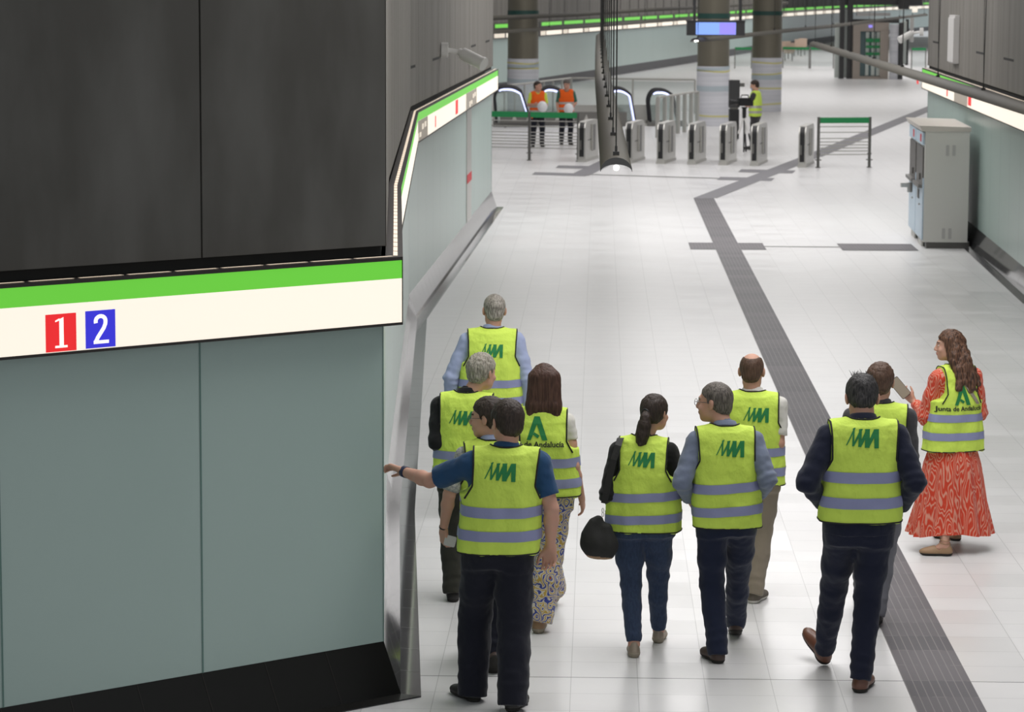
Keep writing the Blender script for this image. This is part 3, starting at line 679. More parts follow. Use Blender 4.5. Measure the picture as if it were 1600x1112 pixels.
def copy_tree(o, parent=None):
    c = o.copy(); COL.objects.link(c); c.parent = parent
    for ch in list(o.children): copy_tree(ch, c)
    return c
gate = make_gate()
where = ['leftmost steel fare gate, at the end of the left green topped railing', 'steel fare gate half hidden just right of the bulb lamp', 'steel fare gate in front of the right escalator handrail loop', 'steel fare gate in front of the steel finned railing', 'steel fare gate in front of the white wrapped column', 'steel fare gate in front of the tripod and cameraman', 'rightmost steel fare gate, at the end of the right green topped railing']
for i, (x, y) in enumerate(GB):
    o = gate if i == 0 else copy_tree(gate)
    o.location = F(x, y); o.rotation_euler = (0, 0, gdir-math.radians(0)+0.0); o['label'] = where[i]; o['category'] = 'fare gate'; o['group'] = 'fare gates in a row'

def green_rail(name, label, a, b, posts, group):
    root = empty(name, a); tag(root, label, 'railing', group); d = (b-a); L = d.length; t = d.normalized(); rz = math.atan2(t.y, t.x)
    m = MB(); m.box((a+b)/2+Vector((0, 0, 1.085)), (L, .04, .13), rz=rz); m.build('green_band', 'green_band', root)
    m = MB()
    for z in (.94, .81, .67, .59, .52, .45, .38, .30): m.box((a+b)/2+Vector((0, 0, z)), (L, .02, .022), rz=rz)
    m.build('rail_bars', 'steel_bar', root)
    for k in posts:
        p = a+t*(L*k); q = MB(); q.box(p+Vector((0, 0, .58)), (.055, .055, 1.16), rz=rz); q.box(p+Vector((0, 0, .18)), (.14, .14, .02)); q.box(p+Vector((0, 0, .32)), (.09, .09, .03)); q.cyl(p, .06, .015, 12); q.build('post', 'steel_dark', root)
    return root
green_rail('guard_railing', 'steel railing with green top band in front of the two orange vested workers', F(742, 248.5), F(905, 252.5), (.0, .525, .99), 'green topped railings')
green_rail('guard_railing', 'steel railing with green top band right of the rightmost fare gate', F(1278, 262), F(1358, 261.5), (0, 1), 'green topped railings')
m = MB(); p = F(829, 250); m.box(p+Vector((0, -.04, 1.04)), (.10, .02, .10)); tag(m.build('orange_marker', 'orange_spot'), 'small orange marker stuck on the green railing band', 'marker')
a, b = F(1148, 106), F(1182, 107)
fr_lab = [('far green topped glass railing between the two wrapped columns', (1148, 107), (1174, 107)), ('far green topped glass railing right of the second wrapped column', (1223, 106), (1264, 107)), ('far green topped glass railing left of the distant lift', (1266, 107), (1302, 107)), ('far green topped railing seen past the right wall edge', (1424, 108), (1446, 108))]
for lb, p0, p1 in fr_lab:
    a, b = F(*p0), F(*p1); rt = empty('glass_railing', a); tag(rt, lb, 'railing', 'far green topped railings'); t = (b-a).normalized(); rz = math.atan2(t.y, t.x)
    m = MB(); m.box((a+b)/2+Vector((0, 0, 1.0)), ((b-a).length, .05, .13), rz=rz); m.build('green_band', 'green_band', rt)
    m = MB(); m.box((a+b)/2+Vector((0, 0, .5)), ((b-a).length, .015, .8), rz=rz); m.build('glass_panel', 'clear_glass', rt)
    for p in (a, b): m = MB(); m.box(p+Vector((0, 0, .5)), (.05, .05, 1.0)); m.build('post', 'steel_dark', rt)

# ================================================================== ESCALATORS
def escalator(label, x0, x1, xs, ybase, ytop, slope_end, group='escalators behind the railing'):
    """newel at pixel x0, flat top x0..x1, then sloping down to slope_end (px, py)"""
    b = F(x0, ybase); Yd = b.y; root = empty('escalator', (b.x, b.y, 0)); tag(root, label, 'escalator', group)
    S = Yd/4500
    zt = atY(x0, ytop, Yd).z; X = lambda px: atY(px, ytop, Yd).x
    ex, ez = atY(*slope_end, Yd).x, atY(*slope_end, Yd).z
    w = X(x1)-X(x0); out = [(X(x0)+.06*w*0+.02, .12)]
    for k in range(8):
        a = math.pi-math.pi/2*k/7; out.append((X(x0)+.20+.24*math.cos(a), zt-.36+.36*math.sin(a)))
    cx_ = X(x1); sl = (ez-zt)/(ex-cx_)
    for k in range(6):
        u = k/5; out.append((cx_-.10+.36*u, zt-.10*u*u*2.0*abs(sl)*.35))
    out.append((ex, ez)); e2 = (ex+(ex-cx_)*.25, ez+sl*(ex-cx_)*.25); out.append(e2)
    for off_, suf in ((0, 0), (1.1, 1)):
        pts = [Vector((x, Yd+off_+(.0), max(z, .02))) for x, z in out]
        m = MB(); m.tube([p for p in pts if p.z > .03], .04, 8); m.build('handrail', 'handrail', root)
        li = [Vector((p.x, p.y-.02, p.z-.075)) for p in pts[6:] if p.z > .1]
        if suf: li = li[2:]
        m = MB(); m.tube(li, .022 if not suf else .018, 6); m.build('light_strip', 'led', root)
        g = [(p.x, p.z-.09) for p in pts]; gp = [Vector((x, Yd+off_, max(z, .12))) for x, z in g]+[Vector((g[-1][0], Yd+off_, .10)), Vector((g[0][0], Yd+off_, .10))]
        m = MB(); m.prism(gp, (0, .012, 0)); m.build('glass_panel', 'clear_glass', root)
        m = MB(); m.box(((out[0][0]+out[-1][0])/2, Yd+off_, .06), (out[-1][0]-out[0][0]+.2, .12, .12)); m.build('skirt', 'steel_dark', root)
    m = MB(); m.box(((out[0][0]+out[-1][0])/2-.2, Yd+.55, .02), (out[-1][0]-out[0][0]+.8, .98, .03)); m.build('landing_plate', 'steel', root)
    return root
escalator('leftmost escalator with black handrail loop and blue light strip beside the left wall end', 775, 800, 0, 198, 136, (829, 191))
escalator('escalator with blue light strip between the two orange vested workers', 846, 864, 0, 196, 137, (883, 168))
escalator('escalator with blue light strip just right of the bulb lamp', 952, 971, 0, 197, 138.5, (992, 188))
escalator('rightmost escalator with black handrail loop behind the third fare gate', 1016, 1038, 0, 197, 141, (1062, 194))

def glass_rail(label, a, b, step, zt=1.1, pw=.05, panel='clear_glass', group='glass railings round the escalators'):
    root = empty('glass_railing', a); tag(root, label, 'railing', group); t = (b-a).normalized(); L = (b-a).length; rz = math.atan2(t.y, t.x)
    m = MB(); m.tube([a+Vector((0, 0, zt)), b+Vector((0, 0, zt))], .03, 8); m.build('top_rail', 'steel_bar', root)
    m = MB(); m.box((a+b)/2+Vector((0, 0, zt*.5)), (L, .015, zt*.86), rz=rz); m.build('glass_panel', panel, root)
    n = max(1, round(L/step))
    for k in range(n+1):
        p = a+t*(L*k/n); m = MB(); m.box(p+Vector((0, 0, zt/2)), (pw, pw, zt), rz=rz); m.build('post', 'steel_bar', root)
def fromtop(px, py, z=1.1): p = F(px, py, z); p.z = 0; return p
glass_rail('long glass railing behind the bulb lamp and escalators', fromtop(893, 122), fromtop(1086, 124.5), 2.0)
glass_rail('glass railing with many posts rising behind the left orange vested worker', fromtop(772, 136), fromtop(892, 122), 1.1)
glass_rail('steel finned railing between the rightmost escalator and the wrapped column', fromtop(1028, 152), fromtop(1090, 143), .75, pw=.10)
m = MB(); a = F(960, 196); m.box(a+Vector((.6, 1.5, .28)), (1.5, .06, .56)); tag(m.build('steel_parapet', 'steel'), 'low brushed steel parapet panel behind the second fare gate', 'parapet')
m = MB(); a = F(912, 196); m.box(a+Vector((.1, 1.2, .28)), (.9, .06, .56)); tag(m.build('steel_parapet', 'steel'), 'low brushed steel parapet panel behind the leftmost fare gate', 'parapet')
m = MB(); a = F(800, 197)
r = empty('escalator_barrier', a+Vector((0, -.9, 0))); tag(r, 'dark low barrier with pale triangles behind the left green railing', 'barrier')
m = MB(); m.box((1.5, 0, .30), (3.7, .05, .34)); m.build('board', 'steel_dark', r, True)
for x in (-.2, 1.5, 3.2): m = MB(); m.box((x, 0, .07), (.05, .05, .14)); m.build('post', 'steel_dark', r, True)
for k in range(8):
    m = MB(); x = .0+.42*k; m.prism([(x, -.03, .22), (x+.14, -.03, .22), (x+.07, -.03, .40)], (0, -.004, 0)); m.build('triangle_mark', 'steel_bar', r, True)

# ================================================================== TICKET MACHINES
mn, mf = F(1442, 388), F(1420.5, 363.5); md = (mf-mn); mL = md.length/2; mt_ = md.normalized(); mrz = math.atan2(mt_.y, mt_.x)-math.pi/2
mw = (F(1511, 390)-mn).length
def ticket_machine():
    r = empty('ticket_machine', (0, 0, 0))
    # local: front face at x=0 looking -x, depth +x, width +y
    H_ = 1.86
    m = MB(); prof = [(0, .10), (.0, .80), (-.03, .86), (-.03, 1.55), (0, 1.62), (0, H_), (mw, H_), (mw, .10)]
    prof = [(0, .10), (0, H_), (mw, H_), (mw, .10)]
    m.prism([(x, .01, z) for x, z in prof], (0, mL-.02, 0)); m.build('cabinet', 'machine_white', r, True)
    m = MB(); m.prism([(-.05, 0, H_), (mw+.02, 0, H_), (mw+.02, 0, H_+.07), (-.10, 0, H_+.09)], (0, mL, 0)); m.build('roof', 'machine_roof', r, True)
    m = MB(); m.box((-.012, mL/2, .62), (.02, mL-.10, .98)); m.build('blue_front_panel', 'machine_blue', r, True)
    m = MB(); m.box((-.02, mL/2, 1.74), (.03, mL-.12, .20)); m.build('header_panel', 'machine_blue', r, True)
    m = MB(); m.box((-.038, mL/2-.3, 1.74), (.004, .22, .12)); m.build('red_emblem', 'red_label', r, True)
    m = MB(); m.box((-.010, mL/2, 1.30), (.03, mL-.22, .60)); m.build('screen_recess', 'machine_dark', r, True)
    m = MB(); m.box((-.045, mL/2, .98), (.09, mL-.24, .05)); m.box((-.03, mL/2-.2, 1.12), (.05, .18, .10)); m.build('ticket_tray', 'steel_dark', r, True)
    m = MB(); m.box((-.03, mL/2+.1, .82), (.015, .28, .14)); m.build('card_slot', 'machine_dark', r, True)
    m = MB(); m.cyl((-.04, mL*.3, .66), .014, .03, 10); m.build('lock', 'steel', r, True)
    m = MB(); m.box((mw/2+.04, mL/2, .05), (mw-.02, mL-.04, .10)); m.build('plinth', 'machine_dark', r, True)
    m = MB(); m.box((.02, mL/2, .045), (.03, mL*.5, .09)); m.build('foot_grille', 'steel_bar', r, True)
    return r
tm = ticket_machine(); tm2 = copy_tree(tm)
m = MB()
for cx_, cz_ in ((.55, 1.56), (.50, .24)):
    for k in range(2): m.box((mw*cx_-.03+.10*k, .006, cz_), (.05, .01, .17))
m.build('side_vent', 'machine_vent', tm, True)
for o, p, lb in ((tm, mn, 'nearer white ticket machine with vents on its plain side by the right wall'), (tm2, mn+mt_*mL, 'farther white ticket machine, behind its twin by the right wall')):
    o.location = p; o.rotation_euler = (0, 0, mrz); tag(o, lb, 'ticket machine', 'ticket machines')
m = MB(); p = mn+mt_*(mL*1.6)+Vector((-.12, 0, .85)); m.box(p, (.16, .12, .07)); m.box(p+Vector((.07, 0, -.04)), (.08, .1, .16)); tag(m.build('card_reader', 'steel'), 'small shiny reader sticking out from the farther ticket machine', 'card reader')

# ================================================================== SECURITY CAMERAS
def cctv(label, base, n, aim, s=1.0):
    root = empty('security_camera', base); tag(root, label, 'camera', 'wall security cameras'); n = n.normalized(); aim = aim.normalized()
    m = MB(); m.tube([base, base+n*.09*s], .10*s, 16); m.build('wall_mount', 'paint_white', root)
    e = base+n*.26*s+Vector((0, 0, -.03*s)); m = MB(); m.tube([base+n*.09*s, e], .03*s, 8); m.tube([e-aim*.03, e+aim*.05], .05*s, 10); m.build('arm', 'paint_white', root)
    m = MB(); m.tube([e+aim*.04*s, e+aim*.36*s], .085*s, 16); m.tube([e+aim*.36*s, e+aim*.40*s], .092*s, 16); m.build('camera_body', 'paint_white', root)
cb0 = onplane(689.5, 78, u19[3], u19[4]); cctv('white security camera on a bracket high on the left passage wall', cb0, Vector((1, 0, -.02)), Vector((.8, -.5, -.38)), 1.05)
cb1 = onplane(1444, 50, ur19[0], ur19[1]); cctv('white security camera on the end of the right wall cladding', cb1+Vector((0, .1, 0)), Vector((-1, 0.1, 0)), Vector((-.8, -.3, -.4)), .8)
m = MB(); q = onplane(733.5, 95, u19[3], u19[4]); m.box(q+Vector((.05, 0, 0)), (.1, .12, .14)); tag(m.build('junction_box', 'paint_white'), 'tiny white box on the left wall cladding right of the security camera', 'box')

# ================================================================== FAR LIFT
YL = F(1300, 123).y; SL = YL/4500
lx = lambda px: atY(px, 100, YL).x
lz = lambda py: atY(1360, py, YL).z
def slab(mb, x0, x1, y0, y1, d=.3, dy=0, mi=0):
    X0, X1, Z0, Z1 = lx(x0), lx(x1), max(0, lz(y1)), lz(y0); mb.box(((X0+X1)/2, YL+dy, (Z0+Z1)/2), (X1-X0, d, Z1-Z0), mi)
lr = empty('glass_lift', (lx(1345), YL, 0)); tag(lr, 'distant glass and beige lift with green striped glass doors and a violet indicator', 'lift')
m = MB(); slab(m, 1332, 1343, 49.2, 125); slab(m, 1374, 1387.5, 49.2, 125); slab(m, 1332, 1387.5, 35, 49); slab(m, 1343, 1375, 119, 124); m.build('portal_frame', 'portal_beige', lr)
m = MB(); slab(m, 1343, 1375, 49, 119, .1, .1); m.build('door_glass', 'lift_teal', lr)
for x0, x1 in ((1352, 1357), (1361, 1366.5), (1369, 1374)):
    m = MB(); slab(m, x0, x1, 50, 118, .04, 0); d = m.build('door_strip', 'pale_panel', lr)
m = MB()
for y0, y1 in ((60, 66), (71, 75), (82, 86)): slab(m, 1352, 1374, y0, y1, .04, -.08)
m.build('green_stripe', 'green_band', lr)
m = MB(); slab(m, 1355.5, 1361, 39, 43, .05, -.2); m.build('indicator_light', 'screen2', lr)
for x0, x1 in ((1312, 1319), (1324, 1332)):
    m = MB(); slab(m, x0, x1, -10, 123, .4, .3); m.build('dark_post', 'lamp_inside', lr)
m = MB(); slab(m, 1305, 1312, 35, 122, .1, .3); slab(m, 1319, 1324, 15, 122, .1, .35); m.build('glass_side', 'pale_panel', lr)
m = MB(); slab(m, 1312, 1440, -14, 8, .5, .5); slab(m, 1332, 1405, 30, 36, .5, .5); m.build('top_beam', 'lamp_inside', lr)
m = MB(); slab(m, 1338, 1390, 20, 25, .3, .2); m.build('ceiling_tray', 'machine_vent', lr)
m = MB()
m.cyl((lx(1395), YL-.3, 0), 7.2*SL, lz(37.5), 24); tag(m.build('white_column', 'wrap_white'), 'slim white column standing right of the distant lift', 'column')
m = MB(); slab(m, 1402.5, 1408.5, 35, 124, .3, -.3); slab(m, 1402, 1418, 0, 14, .3, 0); tag(m.build('steel_post', 'lamp_inside'), 'dark post right of the slim white column', 'post')
m = MB(); slab(m, 1410, 1417, 33, 100, .2, .4); tag(m.build('glass_pylon', 'pale_panel'), 'pale glass pylon behind the dark post', 'pylon')
m = MB(); slab(m, 1425, 1430, 28, 66, .2, .8); tag(m.build('light_column', 'paint_white'), 'thin pale column by the edge of the right wall', 'column')
m = MB(); slab(m, 1417, 1421, 30, 102, .3, .6); tag(m.build('steel_post', 'lamp_inside'), 'dark post between the pale pylon and the thin pale column', 'post')
m = MB(); slab(m, 1426, 1433, 11, 19, .3, .4); tag(m.build('lit_sign', 'sign_cream'), 'small bright cream light box high beside the right wall', 'sign')

# pale furniture glimpsed beyond the far railing
for i, (x, y) in enumerate(((1226, 88), (1232, 91), (1246, 84), (1252, 82))):
    p = F(x, y+4); r = empty('waiting_chair', p); tag(r, ['pale chair beyond the far railing, nearest the wrapped column', 'pale chair beyond the far railing, lowest of four', 'pale chair beyond the far railing, third from the column', 'pale chair beyond the far railing, farthest from the column'][i], 'chair', 'pale chairs beyond the railing')
    m = MB(); m.box((0, 0, .45), (.5, .5, .07)); m.build('seat', 'chair_beige', r, True)
    m = MB(); m.box((.1, .24, .75), (.5, .06, .5)); m.build('backrest', 'chair_beige', r, True)
    for sx in (-.2, .2):
        for sy in (-.2, .2): m = MB(); m.box((sx, sy, .21), (.03, .03, .42)); m.build('leg', 'steel_dark', r, True)

# dark equipment rack beside the cameraman
p = F(1147, 217); r = empty('equipment_rack', p); tag(r, 'tall black equipment rack left of the cameraman', 'equipment rack')
m = MB(); m.box((0, .2, .40), (.26, .4, .80)); m.build('lower_cabinet', 'black_plastic', r, True)
m = MB(); m.box((0, .2, 1.22), (.28, .35, .74)); m.build('upper_monitor', 'lamp_inside', r, True)
m = MB(); m.box((.2, .2, 1.46), (.16, .08, .10)); m.build('bracket', 'steel_dark', r, True)
m = MB(); m.box((0, .2, .825), (.22, .3, .05)); m.build('neck', 'steel_dark', r, True)

# ================================================================== FIELD MODELLER (bodies and clothes as smooth surfaces)
rng = np.random.RandomState(3); LAT = rng.rand(32, 32, 32).astype('f4')*2-1
def vnoise(P, sc):
    Q = P*np.array(sc, 'f4')+100.3; I = np.floor(Q).astype(int); f = (Q-I).astype('f4'); f = f*f*(3-2*f); I &= 31; J = (I+1) & 31
    def L(a, b, c): return LAT[a, b, c]
    x0, y0, z0 = I.T; x1, y1, z1 = J.T; fx, fy, fz = f.T
    c00 = L(x0, y0, z0)*(1-fx)+L(x1, y0, z0)*fx; c10 = L(x0, y1, z0)*(1-fx)+L(x1, y1, z0)*fx
    c01 = L(x0, y0, z1)*(1-fx)+L(x1, y0, z1)*fx; c11 = L(x0, y1, z1)*(1-fx)+L(x1, y1, z1)*fx
    return (c00*(1-fy)+c10*fy)*(1-fz)+(c01*(1-fy)+c11*fy)*fz
A3 = lambda v: np.array(v, 'f8')
ID = (np.zeros(3), np.eye(3))
class Field:
    def __init__(s, lo, hi, h):
        s.h = h; s.lo = A3(lo); s.n = np.ceil((A3(hi)-s.lo)/h).astype(int)+1
        s.D = np.full(s.n, 1.0, 'f4'); s.ax = [(s.lo[i]+h*np.arange(s.n[i])).astype('f4') for i in range(3)]
    def blk(s, lo, hi):
        a = np.maximum(0, np.floor((A3(lo)-s.lo)/s.h).astype(int)); b = np.minimum(s.n, np.ceil((A3(hi)-s.lo)/s.h).astype(int)+1)
        if (b <= a).any(): return None
        sl = tuple(slice(a[i], b[i]) for i in range(3))
        return sl, s.ax[0][sl[0]][:, None, None], s.ax[1][sl[1]][None, :, None], s.ax[2][sl[2]][None, None, :]
    def put(s, sl, d, k, sub=False):
        cur = s.D[sl]
        if sub: cur = -cur
        h = np.clip(k-np.abs(cur-d), 0, None)/max(k, 1e-6); r = np.minimum(cur, d)-h*h*k*.25
        s.D[sl] = -r if sub else r
    def cone(s, a, b, ra, rb, k=.02, fr=ID, sub=False, sq=None, cap=False):
        a, b = fr[0]+fr[1]@A3(a), fr[0]+fr[1]@A3(b); pad = max(ra, rb)+k+3*s.h
        B = s.blk(np.minimum(a, b)-pad, np.maximum(a, b)+pad)
        if B is None: return
        sl, X, Y, Z = B; ab = b-a; L2 = max(ab@ab, 1e-9)
        t = ((X-a[0])*ab[0]+(Y-a[1])*ab[1]+(Z-a[2])*ab[2])/L2; tt = np.clip(t, 0, 1)
        dx, dy, dz = X-a[0]-tt*ab[0], Y-a[1]-tt*ab[1], Z-a[2]-tt*ab[2]
        if sq is not None: dx = dx/sq[0]; dy = dy/sq[1]; dz = dz/sq[2]
        d = np.sqrt(dx*dx+dy*dy+dz*dz)-(ra+(rb-ra)*tt)
        if cap: d = np.maximum(d, (t-1)*math.sqrt(L2))
        s.put(sl, d.astype('f4'), k, sub)
    def ell(s, c, r, k=.02, fr=ID, sub=False, rot=None):
        Rr = fr[1] if rot is None else fr[1]@rot; c = fr[0]+fr[1]@A3(c); pad = max(r)+k+3*s.h
        B = s.blk(c-pad, c+pad)
        if B is None: return
        sl, X, Y, Z = B; x, y, z = X-c[0], Y-c[1], Z-c[2]
        u = (x*Rr[0, 0]+y*Rr[1, 0]+z*Rr[2, 0])/r[0]; v = (x*Rr[0, 1]+y*Rr[1, 1]+z*Rr[2, 1])/r[1]; w = (x*Rr[0, 2]+y*Rr[1, 2]+z*Rr[2, 2])/r[2]
        k0 = np.sqrt(u*u+v*v+w*w); k1 = np.sqrt((u/r[0])**2+(v/r[1])**2+(w/r[2])**2)+1e-9
        s.put(sl, (k0*(k0-1)/k1).astype('f4'), k, sub)
    def stack(s, rows, k=.02, n=2.4, lean=(0, 0), z0=.9):
        """rows: (z, half width, half depth, centre y)"""
        zs, a, b, cy = (np.array(c, 'f8') for c in zip(*rows))
        B = s.blk((-.6, -.6, zs[0]-.02), (.6, .6, zs[-1]+.06))
        sl, X, Y, Z = B; z = Z.ravel()
        def it(q): return np.interp(z, zs, q)[None, None, :]
        aa, bb, cc = it(a), it(b), it(cy); lx_ = (z-z0)*lean[0]; ly_ = (z-z0)*lean[1]
        x = np.abs(X-lx_[None, None, :])/aa; y = np.abs(Y-cc-ly_[None, None, :])/bb
        rho = (x**n+y**n)**(1/n); d = (rho-1)*np.minimum(aa, bb)
        d = np.maximum(d, zs[0]-Z); d = np.maximum(d, Z-zs[-1])
        s.put(sl, d.astype('f4'), k)
    def cut(s, nrm, off, k=0.0):       # keep side where n.p < off
        X, Y, Z = s.ax[0][:, None, None], s.ax[1][None, :, None], s.ax[2][None, None, :]
        s.D = np.maximum(s.D, (X*nrm[0]+Y*nrm[1]+Z*nrm[2]-off).astype('f4'))
    def cutd(s, d): s.D = np.maximum(s.D, d.astype('f4'))
    def mesh(s):
        D = np.pad(s.D, 1, constant_values=1.0); lo = s.lo-s.h; S = D < 0; n = np.array(D.shape)
        c = np.zeros(n-1, 'i1')
        for i in (0, 1):
            for j in (0, 1):
                for k in (0, 1): c += S[i:n[0]-1+i, j:n[1]-1+j, k:n[2]-1+k]
        mix = (c > 0) & (c < 8); I = np.argwhere(mix); idx = np.full(c.shape, -1, 'i4'); idx[mix] = np.arange(len(I))
        P = np.zeros((len(I), 3)); W = np.zeros(len(I)); cor = [(i, j, k) for i in (0, 1) for j in (0, 1) for k in (0, 1)]
        val = {q: D[I[:, 0]+q[0], I[:, 1]+q[1], I[:, 2]+q[2]] for q in cor}
        for q in cor:
            for ax in range(3):
                if q[ax]: continue
                r = list(q); r[ax] = 1; r = tuple(r); va, vb = val[q], val[r]; m = (va < 0) != (vb < 0)
                t = np.where(m, va/(va-vb+1e-12), 0); p = np.tile(np.array(q, 'f8'), (len(I), 1)); p[:, ax] += t
                P[m] += p[m]; W[m] += 1
        P = lo+s.h*(I+P/W[:, None])
        Fs = []
        for ax in range(3):
            b, c_ = (ax+1) % 3, (ax+2) % 3
            sa = [slice(None)]*3; sb = [slice(None)]*3; sa[ax] = slice(0, -1); sb[ax] = slice(1, None)
            E = np.argwhere(S[tuple(sa)] != S[tuple(sb)]); ins = S[E[:, 0], E[:, 1], E[:, 2]]
            def cell(db, dc):
                q = E.copy(); q[:, b] -= db; q[:, c_] -= dc; return idx[q[:, 0], q[:, 1], q[:, 2]]
            Q = np.stack([cell(0, 0), cell(1, 0), cell(1, 1), cell(0, 1)], 1); Q[~ins] = Q[~ins][:, ::-1]; Fs.append(Q)
        Fq = np.concatenate(Fs) if Fs else np.zeros((0, 4), int)
        return P, Fq
def smooth_mesh(P, Q, it=1, lam=.5):
    for _ in range(it):
        A = np.zeros_like(P); W = np.zeros(len(P))
        for i in range(4):
            a, b = Q[:, i], Q[:, (i+1) % 4]
            for ax in range(3):
                A[:, ax] += np.bincount(a, P[b, ax], len(P))+np.bincount(b, P[a, ax], len(P))
            W += np.bincount(a, minlength=len(P))+np.bincount(b, minlength=len(P))
        P = P+lam*(A/W[:, None]-P)
    return P
def vnormals(P, Q):
    n = np.cross(P[Q[:, 2]]-P[Q[:, 0]], P[Q[:, 3]]-P[Q[:, 1]]); N = np.zeros_like(P)
    for i in range(4):
        for ax in range(3): N[:, ax] += np.bincount(Q[:, i], n[:, ax], len(P))
    return N/(np.linalg.norm(N, axis=1)[:, None]+1e-9)
def np_mesh(name, P, Q, mats, parent, mi=None):
    me = bpy.data.meshes.new(name); me.vertices.add(len(P)); me.vertices.foreach_set('co', P.astype('f4').ravel())
    me.loops.add(len(Q)*4); me.loops.foreach_set('vertex_index', Q.astype('i4').ravel()); me.polygons.add(len(Q))
    me.polygons.foreach_set('loop_start', np.arange(0, len(Q)*4, 4, dtype='i4')); me.polygons.foreach_set('use_smooth', np.ones(len(Q), bool))
    for m in mats: me.materials.append(M[m])
    if mi is not None: me.polygons.foreach_set('material_index', mi.astype('i4'))
    me.update(calc_edges=True); me.validate()
    return link(name, me, parent)

def rotz(a): c, s = math.cos(a), math.sin(a); return np.array([[c, -s, 0], [s, c, 0], [0, 0, 1.0]])
def rotx(a): c, s = math.cos(a), math.sin(a); return np.array([[1.0, 0, 0], [0, c, -s], [0, s, c]])
def roty(a): c, s = math.cos(a), math.sin(a); return np.array([[c, 0, s], [0, 1.0, 0], [-s, 0, c]])
def unit(v): v = A3(v); return v/(np.linalg.norm(v)+1e-12)

def ik(a, c, l1, l2, hint):
    a, c = A3(a), A3(c); d = c-a; L = np.linalg.norm(d)
    if L >= (l1+l2)*.999: return a+d*(l1/(l1+l2))
    x = (l1*l1-l2*l2+L*L)/(2*L); h = math.sqrt(max(0, l1*l1-x*x)); u = d/L; v = A3(hint)-u*(A3(hint)@u); return a+u*x+unit(v)*h

def put_hand(f, W, d, n, side, curls, s, spread=.0, fist=0):
    d = unit(d); n = unit(A3(n)-d*(A3(n)@d)); w = np.cross(d, n)*side
    lens = [(.070, .034), (.078, .012), (.073, -.011), (.058, -.032)]
    for i, (L, o) in enumerate(lens):
        base = W+w*o*s*.65; K = W+d*(.086-.006*abs(i-1))*s+w*o*s
        f.cone(base, K, .0155*s, .0125*s, .014)
        a = 0; p = K; dd = d+w*spread*(1.5-i)*.3
        for j, q in enumerate((.46, .31, .23)):
            a += curls[min(i, len(curls)-1)]*(1, 1.1, .7)[j]; e = p+unit(unit(dd)*math.cos(a)+n*math.sin(a))*L*q*s*1.02
            f.cone(p, e, (.0092, .0084, .0076)[j]*s, (.0086, .0078, .0068)[j]*s, .004); p = e
    T0 = W+d*.022*s+w*.026*s; T1 = T0+unit(d*.62+w*.62+n*.30)*.040*s; T2 = T1+unit(d*.85+w*.25+n*.42)*.032*s; T3 = T2+unit(d*.9+w*.05+n*.5)*.026*s
    f.cone(T0, T1, .0155*s, .012*s, .012); f.cone(T1, T2, .0105*s, .0095*s, .005); f.cone(T2, T3, .0092*s, .0078*s, .004)

TORSO_M = [(.80, .165, .110, -.012), (.90, .172, .122, -.018), (.98, .165, .112, -.010), (1.08, .155, .105, .0), (1.20, .165, .110, .006), (1.32, .180, .112, .0), (1.40, .165, .092, -.010), (1.455, .110, .066, -.018)]
TORSO_F = [(.80, .172, .115, -.018), (.90, .176, .122, -.024), (.98, .160, .105, -.012), (1.08, .132, .090, .0), (1.20, .142, .100, .010), (1.30, .155, .108, .006), (1.38, .140, .085, -.010), (1.435, .095, .060, -.016)]

